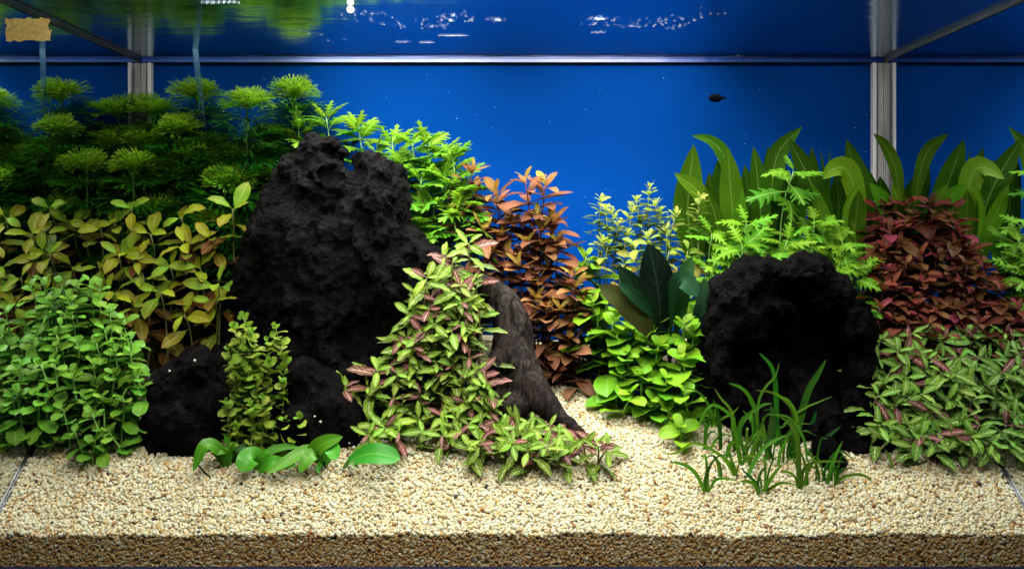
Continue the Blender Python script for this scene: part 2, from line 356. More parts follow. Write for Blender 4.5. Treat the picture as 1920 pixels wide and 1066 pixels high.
for k in range(7): lib2.objects.link(bpy.data.objects.new("grain", grain_mesh(k, 'stained')))
pts, scl = [], []
def cover(n_, yf, xf, zoff):
    for _ in range(n_):
        y = yf(); x = xf(y); pts.append((x, y, ground(x, y) + zoff())); scl.append(float(rg.choice([1, 1, 1, 1.3, 0.8, 0.6])) * rg.uniform(0.0016, 0.0023))
cover(48000, lambda: 0.0015 + 0.15 * rg.uniform(0, 1) ** 1.15, lambda y: rg.uniform(-0.5962, 0.5962), lambda: rg.uniform(-0.0020, 0.0005))
cover(18000, lambda: rg.uniform(0.13, 0.40), lambda y: rg.uniform(-0.05, 0.30), lambda: rg.uniform(-0.003, 0.0006))
cover(9000, lambda: rg.uniform(0.12, 0.40), lambda y: rg.uniform(-0.5975, 0.5975), lambda: rg.uniform(-0.003, 0.0006))
for _ in range(500):
    y = 0.004 + 0.14 * rg.uniform(0, 1); x = rg.uniform(-0.597, 0.597); pts.append((x, y, ground(x, y) + 0.0008)); scl.append(rg.uniform(0.0024, 0.0032))
def scatter(name, pts, scl, lib, label):
    gm = bpy.data.meshes.new(name); gm.from_pydata(pts, [], [])
    at = gm.attributes.new("gs", 'FLOAT', 'POINT'); at.data.foreach_set("value", np.array(scl, dtype=np.float32))
    rot = rg.uniform(0, 6.283, (len(pts), 3)).astype(np.float32)
    at = gm.attributes.new("gr", 'FLOAT_VECTOR', 'POINT'); at.data.foreach_set("vector", rot.ravel())
    gv = obj(name, gm); tag(gv, label, "gravel", kind='stuff')
    ng = bpy.data.node_groups.new(name, 'GeometryNodeTree')
    ng.interface.new_socket(name="Geometry", in_out='INPUT', socket_type='NodeSocketGeometry')
    ng.interface.new_socket(name="Geometry", in_out='OUTPUT', socket_type='NodeSocketGeometry')
    gi = ng.nodes.new('NodeGroupInput'); go = ng.nodes.new('NodeGroupOutput')
    ip = ng.nodes.new('GeometryNodeInstanceOnPoints'); ci = ng.nodes.new('GeometryNodeCollectionInfo')
    ci.inputs[0].default_value = lib; ci.inputs['Separate Children'].default_value = True; ci.inputs['Reset Children'].default_value = True
    ip.inputs['Pick Instance'].default_value = True
    a1 = ng.nodes.new('GeometryNodeInputNamedAttribute'); a1.data_type = 'FLOAT'; a1.inputs[0].default_value = "gs"
    a2 = ng.nodes.new('GeometryNodeInputNamedAttribute'); a2.data_type = 'FLOAT_VECTOR'; a2.inputs[0].default_value = "gr"
    m2p = ng.nodes.new('GeometryNodeMeshToPoints')
    ng.links.new(gi.outputs[0], m2p.inputs[0]); ng.links.new(m2p.outputs[0], ip.inputs['Points']); ng.links.new(ci.outputs[0], ip.inputs['Instance'])
    rv = ng.nodes.new('FunctionNodeRandomValue'); rv.data_type = 'INT'
    for s_ in rv.inputs:
        if s_.type == 'INT' and s_.name == 'Min': s_.default_value = 0
        if s_.type == 'INT' and s_.name == 'Max': s_.default_value = 6
    ng.links.new([s_ for s_ in rv.outputs if s_.type == 'INT'][0], ip.inputs['Instance Index'])
    ng.links.new(a1.outputs[0], ip.inputs['Scale'])
    e2r = ng.nodes.new('FunctionNodeEulerToRotation'); ng.links.new(a2.outputs[0], e2r.inputs[0]); ng.links.new(e2r.outputs[0], ip.inputs['Rotation'])
    ng.links.new(ip.outputs[0], go.inputs[0])
    md = gv.modifiers.new(name, 'NODES'); md.node_group = ng
scatter("gravel", pts, scl, lib, "pale cream and tan gravel grains covering the tank floor")
pts, scl = [], []
for _ in range(15000):
    x = rg.uniform(-0.5975, 0.5975); zt = ground(x, 0.003) - 0.002 - 0.006 * abs(noise.noise(Vector((x * 30, 0, 7))))
    pts.append((x, rg.uniform(0.0022, 0.0034), rg.uniform(0.002, zt))); scl.append(float(rg.choice([1, 1, 1.2, 0.75])) * rg.uniform(0.0016, 0.0023))
scatter("stained_gravel", pts, scl, lib2, "brown stained gravel layer pressed against the front glass")

# ------------------------------------------------------------------ driftwood
def lump(name, ells, voxel, amp, mat, seed=0.0, smooth=6, ridge=0.5, cuts=(), stretch=(1, 1, 1), crag=1.0):
    """ells: (px, py, Y, rx_px, ry_px, rY, tilt degrees) -> remeshed, roughened solid"""
    bm = bmesh.new()
    for e in ells:
        px, py, Y, rx, ry, rY = e[:6]; tl = e[6] if len(e) > 6 else 0
        c = P(px, py, Y); s = (D0 + Y) / F
        mt = Matrix.Translation(c) @ Matrix.Rotation(math.radians(tl), 4, 'Y') @ Matrix.Diagonal((rx * s, rY, ry * s, 1))
        bmesh.ops.create_icosphere(bm, subdivisions=3, radius=1.0, matrix=mt)
    m = bpy.data.meshes.new("tmp"); bm.to_mesh(m); bm.free()
    o = bpy.data.objects.new("tmp", m); col.objects.link(o)
    r = o.modifiers.new("r", 'REMESH'); r.mode = 'VOXEL'; r.voxel_size = voxel
    s_ = o.modifiers.new("s", 'SMOOTH'); s_.factor = 0.6; s_.iterations = smooth
    if cuts:
        bm = bmesh.new()
        for e in cuts:
            px, py, Y, rx, ry, rY = e[:6]; tl = e[6] if len(e) > 6 else 0
            c = P(px, py, Y); s = (D0 + Y) / F
            mt = Matrix.Translation(c) @ Matrix.Rotation(math.radians(tl), 4, 'Y') @ Matrix.Diagonal((rx * s, rY, ry * s, 1))
            bmesh.ops.create_icosphere(bm, subdivisions=3, radius=1.0, matrix=mt)
        mc = bpy.data.meshes.new("cut"); bm.to_mesh(mc); bm.free()
        oc = bpy.data.objects.new("cut", mc); col.objects.link(oc)
        rc = oc.modifiers.new("r", 'REMESH'); rc.mode = 'VOXEL'; rc.voxel_size = voxel
        bo = o.modifiers.new("b", 'BOOLEAN'); bo.operation = 'DIFFERENCE'; bo.object = oc; bo.solver = 'EXACT' if False else 'FAST'
        r2 = o.modifiers.new("r2", 'REMESH'); r2.mode = 'VOXEL'; r2.voxel_size = voxel
        s2 = o.modifiers.new("s2", 'SMOOTH'); s2.factor = 0.6; s2.iterations = 3
    dg = bpy.context.evaluated_depsgraph_get(); me = bpy.data.meshes.new_from_object(o.evaluated_get(dg))
    bpy.data.objects.remove(o)
    if cuts: bpy.data.objects.remove(oc)
    n_ = len(me.vertices); co = np.empty(n_ * 3, np.float32); no = np.empty(n_ * 3, np.float32)
    me.vertices.foreach_get("co", co); me.vertices.foreach_get("normal", no)
    co = co.reshape(-1, 3); no = no.reshape(-1, 3); out = co.copy(); O = Vector((seed, seed * 2, seed * 3))
    for i in range(n_):
        p = Vector((float(co[i, 0]) / stretch[0], float(co[i, 1]) / stretch[1], float(co[i, 2]) / stretch[2])) + O
        a = noise.noise(p * 11) * 1.1 + noise.noise(p * 26) * 0.6
        w_ = noise.noise_vector(p * 14) * 0.03; pw = p + w_; pw.z *= 0.62
        q = noise.ridged_multi_fractal(pw * 13, 0.9, 2.1, 5, 0.95, 1.6) - 1.1
        f = noise.noise(p * 95) * 0.34 + noise.noise(p * 190) * 0.24 - abs(noise.noise(pw * 40)) * 0.7
        pv = p + w_ * 0.8; pv.z *= 0.55; vd = noise.voronoi(pv * 17)[0]; vd2 = noise.voronoi(pv * 38)[0]
        h = (1 - ridge) * a + ridge * q * 0.6 + f + crag * (1.5 * (vd[1] - vd[0]) - 0.6 + 0.8 * (vd2[1] - vd2[0]))
        out[i] += no[i] * amp * h
    me.vertices.foreach_set("co", out.ravel()); me.update()
    me.polygons.foreach_set("use_smooth", [True] * len(me.polygons))
    me.materials.clear(); me.materials.append(mat); me.name = name
    c = out.mean(axis=0); base = Vector((float(c[0]), float(c[1]), float(out[:, 2].min())))
    me.transform(Matrix.Translation(-base)); ob = obj(name, me); ob.location = base
    return ob

big = lump("driftwood", [
    (592, 292, .27, 44, 44, .045, 0), (612, 280, .275, 34, 30, .035), (636, 282, .28, 14, 22, .03), (560, 325, .27, 46, 56, .06, 28), (600, 350, .26, 62, 60, .065), (640, 372, .25, 60, 54, .06), (642, 440, .25, 52, 62, .078), (668, 410, .25, 34, 40, .065),
    (540, 390, .27, 58, 80, .07, 22), (690, 316, .27, 24, 32, .04), (712, 335, .265, 42, 34, .055), (738, 345, .27, 24, 32, .05), (700, 385, .25, 62, 62, .07), (742, 400, .26, 24, 60, .06),
    (708, 455, .215, 50, 62, .05), (560, 470, .25, 96, 110, .085, 10), (500, 530, .27, 52, 110, .07, 14), (610, 560, .25, 140, 160, .10), (735, 520, .24, 60, 90, .08, -12), (782, 470, .25, 26, 56, .05, -30),
    (820, 500, .25, 40, 40, .045, -30), (855, 520, .25, 44, 24, .04, 30), (875, 570, .25, 46, 60, .05), (650, 690, .24, 190, 110, .10), (780, 640, .24, 110, 110, .07), (478, 640, .25, 50, 80, .06), (840, 640, .26, 60, 80, .05), (440, 730, .2, 90, 85, .05), (528, 345, .27, 24, 60, .045, 25), (494, 440, .27, 30, 75, .055, 14), (470, 540, .27, 36, 90, .06, 10)],
    0.0026, 0.0120, M['wood'], 3.1, 2, 0.45, cuts=[(622, 318, .20, 26, 26, .035, 20)])
tag(big, "tall black craggy driftwood stump with two peaks behind the veined plants", "driftwood")
lf = lump("driftwood", [(330, 730, .14, 52, 62, .045), (370, 700, .145, 42, 52, .045), (352, 790, .125, 70, 75, .05), (310, 800, .12, 36, 70, .04), (402, 790, .13, 36, 70, .04), (345, 690, .15, 36, 34, .035), (450, 790, .14, 55, 60, .035)],
          0.0034, 0.009, M['wood_dark'], 9.4, 3, 0.5)
tag(lf, "low black knobbly driftwood lump rising from gravel beside light green stems", "driftwood")
lm = lump("driftwood", [(568, 715, .14, 42, 46, .04), (610, 730, .145, 42, 48, .04), (590, 790, .125, 70, 72, .045), (655, 800, .125, 40, 60, .035), (545, 810, .12, 30, 60, .035), (500, 790, .135, 40, 60, .03)],
          0.0034, 0.008, M['wood_dark'], 14.7, 3, 0.45)
tag(lm, "black rounded driftwood stub between the tiny-leaved plant and veined plants", "driftwood")
rk = [(903, 528, .222, 18), (916, 540, .218, 25), (942, 572, .212, 38), (958, 620, .202, 43), (955, 668, .188, 50), (978, 712, .168, 46), (1010, 748, .148, 32), (1040, 778, .134, 23), (1068, 799, .122, 19), (1088, 813, .113, 16), (1098, 826, .108, 11)]
rke = []
for i in range(70):
    f = i / 69 * (len(rk) - 1); k = min(int(f), len(rk) - 2); t = f - k; t = t * t * (3 - 2 * t) * .5 + t * .5
    q = [rk[k][m_] + (rk[k + 1][m_] - rk[k][m_]) * t for m_ in range(4)]; rke.append((q[0] + q[3] * .12, q[1], q[2], q[3] * .86, q[3] * .86, q[3] / F * 0.8))
rke += [(950, 765, .15, 44, 30, .025), (930, 705, .18, 26, 50, .025), (886, 536, .232, 28, 17, .025, 15)]
rt = lump("driftwood", rke, 0.0028, 0.0036, M['root'], 21.3, 4, 0.4, stretch=(0.8, 0.8, 2.4), crag=0.15)
tag(rt, "greyish brown grained driftwood root tapering down onto open gravel", "driftwood")
ar = lump("driftwood", [
    (1365, 560, .19, 50, 52, .06), (1356, 548, .20, 26, 24, .04), (1405, 530, .19, 54, 40, .06), (1452, 510, .19, 60, 34, .06), (1505, 508, .19, 54, 34, .06), (1552, 545, .19, 44, 48, .06, -25),
    (1592, 610, .19, 40, 72, .06, -12), (1606, 690, .19, 32, 90, .06), (1600, 770, .18, 40, 70, .06), (1350, 620, .18, 42, 60, .055), (1345, 690, .17, 38, 70, .05), (1330, 650, .18, 24, 60, .04), (1325, 650, .235, 34, 90, .04),
    (1400, 600, .17, 60, 50, .05), (1450, 575, .16, 46, 26, .04, 20), (1380, 740, .16, 60, 46, .05), (1490, 670, .255, 160, 160, .06), (1570, 800, .16, 60, 40, .05), (1440, 790, .15, 100, 44, .05), (1520, 790, .14, 70, 46, .045), (1430, 700, .19, 60, 60, .05)],
    0.0031, 0.0125, M['wood_dark'], 5.6, 2, 0.55, cuts=[(1500, 660, .13, 66, 62, .075), (1425, 628, .10, 36, 20, .03, 25), (1548, 640, .12, 22, 60, .03, -15)])
tag(ar, "black driftwood arch with a dark hollow behind the grass tuft", "driftwood")
sm = lump("driftwood", [(1495, 705, .15, 20, 26, .02), (1510, 750, .145, 34, 52, .025), (1535, 790, .14, 50, 50, .03)], 0.003, 0.006, M['wood_dark'], 31.0, 3, 0.4)
tag(sm, "small black driftwood knob standing inside the hollow of the arch", "driftwood")
s2_ = lump("driftwood", [(1548, 848, .082, 26, 26, .016), (1560, 870, .078, 28, 22, .016), (1535, 838, .085, 16, 14, .012)], 0.0022, 0.004, M['wood_dark'], 37.0, 3, 0.3)
tag(s2_, "little black stub of wood half buried in gravel by the grass", "driftwood")
s3_ = lump("driftwood", [(1600, 838, .105, 46, 26, .02), (1640, 830, .11, 30, 30, .02)], 0.003, 0.006, M['wood_dark'], 41.0, 3, 0.3)
tag(s3_, "flat black piece of wood lying before the arch beside veined plants", "driftwood")

# ------------------------------------------------------------------ leaves
def leaf_mesh(name, mat, W=0.35, a=0.8, b=0.8, nl=8, nw=2, bend=0.5, fold=0.25, wave=0.0, seed=0, petiole=0.0, twist=0.0, wavef=3):
    r = random.Random(seed); ph = r.uniform(0, 6)
    mx = (a / (a + b)) ** a * (b / (a + b)) ** b
    V, uv, Fc = [], [], []
    x = z = 0.0; th = 0.0
    for i in range(nl + 1):
        t = i / nl
        if i:
            th = -bend * (t ** 1.2); x += math.cos(th) / nl; z += math.sin(th) / nl
        tt = max(0.0, (t - petiole) / (1 - petiole))
        hw = W * 0.5 * max((tt ** a) * ((1 - tt) ** b) / mx, 0.05 if t < 0.6 else 0.0)
        for k in range(-nw, nw + 1):
            u = k / nw; y = u * hw
            zz = abs(u) ** 1.3 * hw * math.tan(fold) + wave * hw * math.sin(wavef * 6.28 * t + ph + (1.5 if u > 0 else 0)) * abs(u)
            yy = y * math.cos(twist * t) - zz * math.sin(twist * t); z2 = y * math.sin(twist * t) + zz * math.cos(twist * t)
            V.append((x - math.sin(th) * z2, yy, z + math.cos(th) * z2)); uv.append((0.5 + u / 2, t))
    c = 2 * nw + 1
    for i in range(nl):
        for k in range(2 * nw): Fc.append((i * c + k, (i + 1) * c + k, (i + 1) * c + k + 1, i * c + k + 1))
    Fc = [f[::-1] for f in Fc]
    m = mesh(name, V, Fc, uv, mat)
    if m.polygons[nw].normal.z < 0: m.flip_normals()
    return m
def lobed_mesh(name, mat, seed=0, bend=0.5, pairs=5, W=0.66):
    r = random.Random(seed); V, uv, Fc = [], [], []
    rows = []
    t = 0.0
    rows.append((0.0, 0.016, 0)); rows.append((0.16, 0.03, 0))
    for q in range(pairs):
        f = (q + 0.5) / pairs; env = W * 0.5 * (math.sin(math.pi * (0.18 + 0.80 * f)) ** 0.8) * r.uniform(0.85, 1.15)
        t0 = 0.18 + 0.74 * q / pairs; dt = 0.74 / pairs
        rows += [(t0 + dt * 0.05, env * 0.36, 0.0), (t0 + dt * 0.25, env * 0.82, 0.10), (t0 + dt * 0.42, env * 1.0, 0.15), (t0 + dt * 0.66, env * 0.80, 0.07), (t0 + dt * 0.9, env * 0.40, 0.0)]
    rows += [(0.95, 0.05, 0.0), (1.0, 0.006, 0.0)]
    def bp(s, h=0.0):
        th = -bend * s; return Vector((s * (1 - 0.12 * bend * s), 0, -0.5 * bend * s * s + h))
    for (t, hw, sh) in rows:
        jl, jr = r.uniform(0.85, 1.12), r.uniform(0.85, 1.12)
        for u in (-1, -0.5, 0, 0.5, 1):
            j = jl if u < 0 else jr
            p = bp(t + sh * abs(u) ** 1.5, 0); y = u * hw * j
            V.append((p.x, y, p.z + abs(u) * hw * 0.35 - (abs(u) ** 2) * hw * 0.5)); uv.append((0.5 + u * 0.5 * min(1, hw * 4), t))
    for i in range(len(rows) - 1):
        for k in range(4): Fc.append((i * 5 + k, i * 5 + k + 1, (i + 1) * 5 + k + 1, (i + 1) * 5 + k))
    m = mesh(name, V, Fc, uv, mat)
    if sum(p.normal.z for p in m.polygons) < 0: m.flip_normals()
    return m
def fan_mesh(name, mat, seed=0, spread=1.15, up=0.25, n0=7, fat=1.0):
    r = random.Random(seed); V, uv, Fc = [], [], []
    def seg(p, q, w0, w1):
        d = (q - p).normalized(); s = Vector((-d.y, d.x, 0)); s = s.normalized() if s.length > 1e-6 else Vector((0, 1, 0)); b = len(V)
        V.extend([p - s * w0, p + s * w0, q + s * w1, q - s * w1]); uv.extend([(0.5, p.length)] * 2 + [(0.5, q.length)] * 2); Fc.append((b, b + 1, b + 2, b + 3))
    def grow(p, ang, L, lev, el):
        q = p + Vector((math.cos(ang) * math.cos(el), math.sin(ang) * math.cos(el), math.sin(el))) * L
        wd = fat * (0.018, 0.014, 0.012, 0.010)[min(lev, 3)]; seg(p, q, wd, wd * 0.75)
        if lev >= 4: return
        nn = 2 if lev else n0
        sp = spread if lev == 0 else (0.30, 0.22, 0.14, 0.10)[lev - 1] if lev - 1 < 4 else 0.1
        for k in range(nn):
            f = (k / (nn - 1) - 0.5) * 2
            grow(q, ang + f * sp + r.uniform(-.05, .05), (0.24, 0.22, 0.22, 0.22)[min(lev, 3)] * r.uniform(0.85, 1.15) * (1 - 0.2 * abs(f) * (lev == 0)), lev + 1, el - 0.10 + r.uniform(-.14, .14))
    grow(Vector((0, 0, 0)), 0, 0.14, 0, up)
    V = [(v.x, v.y, v.z) for v in V]
    return mesh(name, V, Fc, uv, mat)

SP = {}
def library(key, k, fn): SP[key] = [fn(i) for i in range(k)]
R0 = random.Random(11)
library('topfan', 4, lambda i: fan_mesh("leaf", M['fern'], seed=i + 180, spread=.95, n0=8, fat=1.7))
library('round', 5, lambda i: leaf_mesh("leaf", M['round'], W=0.56 + 0.05 * (i % 3), a=0.62, b=0.42, bend=0.35 + 0.14 * i, fold=0.18, wave=0.06, seed=i, petiole=0.04))
library('bright', 5, lambda i: leaf_mesh("leaf", M['round'], W=0.60 + 0.05 * (i % 3), a=0.6, b=0.50, bend=0.3 + 0.14 * i, fold=0.22, wave=0.05, seed=i + 9))
library('gold', 6, lambda i: leaf_mesh("leaf", M['gold'], W=0.35 + 0.05 * (i % 3), a=1.05, b=0.9, bend=0.2 + 0.2 * i, fold=0.22, wave=0.14, seed=i + 20, petiole=0.12, twist=(i - 3) * 0.12))
library('rust', 5, lambda i: leaf_mesh("leaf", M['rust'], W=0.32 + 0.04 * (i % 3), a=0.85, b=0.8, bend=0.1 + 0.16 * i, fold=0.25, wave=0.05, seed=i + 30, petiole=0.05, twist=(i - 2) * 0.1))
library('wine', 5, lambda i: leaf_mesh("leaf", M['wine'], W=0.36 + 0.04 * (i % 3), a=0.85, b=0.75, bend=0.2 + 0.2 * i, fold=0.25, wave=0.08, seed=i + 40, petiole=0.05, twist=(i - 2) * 0.14))
library('vein', 6, lambda i: leaf_mesh("leaf", M['vein'], W=0.27 + 0.035 * (i % 3), a=0.9, b=0.9, nl=10, bend=0.1 + 0.17 * i, fold=0.25, wave=0.16, seed=i + 50, petiole=0.08, twist=(i - 3) * 0.1, wavef=3))
library('veinpink', 4, lambda i: leaf_mesh("leaf", M['veinpink'], W=0.28 + 0.04 * (i % 3), a=0.9, b=0.85, nl=10, bend=0.2 + 0.2 * i, fold=0.3, wave=0.2, seed=i + 60, petiole=0.06, wavef=3))
library('lobed', 5, lambda i: lobed_mesh("leaf", M['lobed'], seed=i + 70, bend=0.1 + 0.22 * i, pairs=4 + i % 2))
library('fan', 5, lambda i: fan_mesh("leaf", M['fern'], seed=i + 80, spread=1.0 + .1 * i))
library('needle', 4, lambda i: leaf_mesh("leaf", M['clover'], W=0.30 + 0.04 * i, a=0.6, b=0.45, nl=5, nw=1, bend=0.2 + 0.15 * i, fold=0.2, seed=i + 90))
library('clover', 4, lambda i: leaf_mesh("leaf", M['clover'], W=0.78 + 0.08 * i, a=0.55, b=0.45, nl=5, nw=1, bend=0.2 + 0.2 * i, fold=0.12, seed=i + 95))

def jit(c, r, s=0.12):
    k = (1 + r.uniform(-s, s) * 1.6) * 0.60; m_ = sum(c) / 3
    return tuple(max(0, (m_ + (v - m_) * 1.06) * k * (1 + r.uniform(-s, s) * 0.6)) for v in c)
def lerp(a, b, t): return tuple(x + (y - x) * t for x, y in zip(a, b))

def stem_plant(name, lib_, tip, base, r, size, n_nodes, gap, per=2, top=0.4, colf=None, stemc=(0.12, 0.2, 0.04), tilt=0.35, a0=30, a1=85, rad=0.0011,
               gapgrow=1.0, mess=1.0, grow=0.0, lean=None, pick=None, twist90=True, minz=None):
    root = empty(name, base)
    T = tip - base; up = Vector((0, 0, 1))
    tdir = Vector((r.uniform(-.3, .3), -tilt, 1)).normalized() if lean is None else Vector(lean).normalized()
    L = T.length; c1 = up * L * 0.35 + Vector((r.uniform(-.1, .1), r.uniform(-.06, .06), 0)) * L; c2 = T - tdir * L * 0.30
    def bz(t):
        u = 1 - t; return c1 * (3 * u * u * t) + c2 * (3 * u * t * t) + T * t ** 3
    pts_ = [bz(i / 7) for i in range(8)]
    sm_ = tube_mesh("stem", pts_, [rad * (1.15 - 0.5 * i / 7) for i in range(8)], M['stem'])
    obj("stem", sm_, root, stemc)
    az = r.uniform(0, 6.28); s = 0.0; cl = L * 1.02
    for k in range(n_nodes):
        t = 1 - s / cl
        if t < 0.03: break
        p = bz(t); tg = (bz(min(1, t + 0.03)) - bz(max(0, t - 0.03))).normalized()
        if k == 0: tg = tdir
        ra = tg.cross(Vector((0.37, 0.2, 0.9))).normalized(); rb = tg.cross(ra)
        f = min(1.0, k / 2.5); al0 = a0 + (a1 - a0) * min(1, k / 3.0)
        for q in range(per):
            th = az + 2 * math.pi * q / per + r.uniform(-.18, .18)
            Rr = ra * math.cos(th) + rb * math.sin(th); al = math.radians(al0 + r.uniform(-13, 14) * mess)
            X = (tg * math.cos(al) + Rr * math.sin(al)).normalized(); Yv = tg.cross(Rr).normalized(); Z = X.cross(Yv).normalized()
            ro = r.uniform(-.38, .38) * mess; Yv, Z = Yv * math.cos(ro) + Z * math.sin(ro), Z * math.cos(ro) - Yv * math.sin(ro)
            ln = size * (top + (1 - top) * f) * r.uniform(0.8, 1.16) * (1 + grow * k)
            if lib_ == 'pinkmix': ms = SP['veinpink'] if (k <= 2 and r.random() < 0.26 * (pick or 1)) else SP['vein']
            else: ms = SP[lib_]
            pk = ms is SP['veinpink']
            o = bpy.data.objects.new("leaf", r.choice(ms)); link(o, root)
            o.matrix_local = Matrix(((X.x * ln, Yv.x * ln, Z.x * ln, p.x), (X.y * ln, Yv.y * ln, Z.y * ln, p.y), (X.z * ln, Yv.z * ln, Z.z * ln, p.z), (0, 0, 0, 1)))
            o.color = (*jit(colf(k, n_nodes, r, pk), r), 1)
        az += (math.pi / per if twist90 else 2.4) + r.uniform(-.15, .15)
        s += gap * gapgrow ** k * (0.5 if k == 0 else 1) * r.uniform(0.85, 1.15)
    return root

ORD = "first second third fourth fifth sixth seventh eighth ninth tenth eleventh twelfth thirteenth fourteenth fifteenth sixteenth seventeenth eighteenth nineteenth twentieth".split()
def label_rows(items, look, rows, landmark, cat, group, sign=1):
    """items: [(root, x, y)]; splits them by depth and counts each row from the landmark"""
    items = sorted(items, key=lambda t: t[2]); n_ = len(items); k = len(rows)
    for j, rn in enumerate(rows):
        part = sorted(items[j * n_ // k:(j + 1) * n_ // k], key=lambda t: sign * t[1])
        for i, (o, x, y) in enumerate(part):
            tag(o, f"{look}, {rn}, {ORD[i]} from the {landmark}", cat, group)

def wall_px(Y, side=-1): return CX + side * WX * F / (D0 + Y)
def make_group(name, heads, lib_, seed, kw, look, rows, landmark, cat, group, sign=1, basef=None, colr=None):
    r = random.Random(seed); items = []
    for (px, py, Y) in heads:
        Yj = min(0.435, max(0.03, Y + r.uniform(-.008, .008)))
        tip = P(px, py, Yj); tip.x = max(-WX + 0.012, min(WX - 0.012, tip.x))
        by = min(0.44, Yj + kw.get('back', 0.01)); bx = max(-WX + 0.01, min(WX - 0.01, tip.x + r.uniform(-.012, .012)))
        base = Vector((bx, by, ground(bx, by) - 0.004))
        if tip.z < base.z + 0.02: tip.z = base.z + 0.02 + r.uniform(0, .01)
        k = {a: b for a, b in kw.items() if a != 'back'}
        k['size'] = kw['size'] * r.uniform(0.88, 1.12)
        o = stem_plant(name, lib_, tip, base, r, **k); items.append((o, tip.x, tip.y))
    label_rows(items, look, rows, landmark, cat, group, sign)

# light green round-leaved stems by the left glass
H = [(36, 532, .20), (84, 566, .18), (120, 562, .185), (168, 527, .195), (186, 538, .19), (204, 580, .17), (230, 600, .165), (54, 589, .16), (135, 589, .16), (110, 611, .15), (195, 616, .15),
     (150, 550, .20), (226, 626, .14), (80, 628, .14), (144, 640, .14), (180, 643, .14), (246, 636, .13), (105, 650, .13), (66, 683, .10), (103, 683, .105), (175, 683, .11), (244, 660, .115), (83, 744, .09),
     (60, 735, .085), (118, 766, .085), (172, 775, .08), (256, 700, .10), (192, 744, .095), (135, 700, .11), (212, 700, .115), (216, 660, .13), (155, 740, .10), (230, 745, .10), (140, 810, .085), (205, 810, .085), (178, 825, .08)]
H = [(max(px, wall_px(Y) + 12), py, Y) for px, py, Y in H]
make_group("round_leaved_stem_plant", H, 'round', 101, dict(size=.0295, n_nodes=9, gap=.0155, top=.5, tilt=.45, a0=38, a1=82, rad=.0015, stemc=(.16, .34, .07),
    colf=lambda k, n, r, pk: lerp((.20, .44, .055), (.10, .28, .025), min(1, k / 6))), "light green rounded-leaf stem",
    ["front row", "second row", "back row"], "side glass", "plant", "light green round-leaved stems", 1)

# golden brown stems behind them
H = [(246, 392, .27), (339, 408, .27), (436, 392, .25), (282, 439, .265), (345, 457, .255), (222, 478, .25), (243, 474, .245), (300, 547, .22), (408, 532, .22), (402, 566, .215), (190, 430, .27), (185, 500, .25),
     (320, 500, .24), (262, 520, .235), (375, 500, .24), (205, 545, .23), (345, 590, .21), (250, 570, .22), (215, 420, .275), (395, 450, .26)]
make_group("golden_stem_plant", H, 'gold', 102, dict(size=.054, n_nodes=6, gap=.014, gapgrow=1.35, top=.62, mess=1.3, tilt=1.0, a0=52, a1=95, rad=.0014, stemc=(.09, .10, .03),
    colf=lambda k, n, r, pk: lerp((.26, .36, .022), (.075, .034, .008), min(1, k / 3.0)) if r.random() < .65 else lerp((.17, .36, .025), (.07, .09, .012), min(1, k / 3.5))), "olive gold browning stem",
    ["the low front row", "the middle row", "the tall back row"], "side glass", "plant", "golden brown broad-leaved stems", 1)

# feathery fan plants at the back left
r = random.Random(103); items = []
FT = [(372, 186, .40), (466, 200, .36), (552, 182, .41), (337, 248, .36), (255, 318, .33), (425, 350, .33), (250, 272, .40), (290, 215, .425), (500, 262, .42), (510, 335, .38), (395, 290, .41), (300, 400, .34), (400, 420, .33), (330, 330, .38), (275, 350, .36), (445, 300, .40), (370, 300, .37)]
for px, py, Y in FT:
    px = max(px, wall_px(Y) + 25); tip = P(px, py, Y); bx = tip.x + r.uniform(-.01, .01); base = Vector((bx, Y + .005, ground(bx, Y) - .004)); root = empty("feathery_plant", base)
    T = tip - base; L = T.length; pts_ = [T * (i / 7) + Vector((math.sin(i * .7) * .003, 0, 0)) for i in range(8)]
    obj("stem", tube_mesh("stem", pts_, [.0017 - .0006 * i / 7 for i in range(8)], M['stem']), root, (.07, .16, .03))
    s = 0; k = 0; az = r.uniform(0, 6); fs = r.uniform(.85, 1.2)
    while s < min(L * .85, .17) and k < 8:
        p = T * (1 - s / L); per = 6
        al0 = (40, 64, 78, 88, 96, 100, 100, 100)[k]; ln = (.034, .043, .056, .066, .070, .072, .072, .072)[k] * fs
        for q in range(per):
            th = az + 6.283 * q / per; al = math.radians(al0 + r.uniform(-11, 11)); Rr = Vector((math.cos(th), math.sin(th), 0)); tg = Vector((r.uniform(-.22, .22), -.28, 1)).normalized()
            X = (tg * math.cos(al) + Rr * math.sin(al)).normalized(); Yv = tg.cross(Rr).normalized(); Z = X.cross(Yv).normalized(); l_ = ln * r.uniform(.85, 1.12)
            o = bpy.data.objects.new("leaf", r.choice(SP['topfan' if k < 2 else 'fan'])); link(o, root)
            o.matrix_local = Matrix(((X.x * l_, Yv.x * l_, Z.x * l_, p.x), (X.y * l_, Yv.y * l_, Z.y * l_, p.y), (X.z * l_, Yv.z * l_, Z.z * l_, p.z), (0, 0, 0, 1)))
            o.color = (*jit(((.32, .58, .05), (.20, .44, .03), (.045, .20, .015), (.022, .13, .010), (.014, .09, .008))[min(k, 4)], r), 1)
        s += (.005, .020, .026, .028, .030, .030, .03, .03)[k] * fs; az += .5; k += 1
    items.append((root, tip.x, tip.z))
label_rows(items, "feathery green fan-leaved stem", ["the lowest tier", "the middle tier", "the tallest tier"], "side glass", "plant", "feathery fan-leaved plants behind the stump", 1)

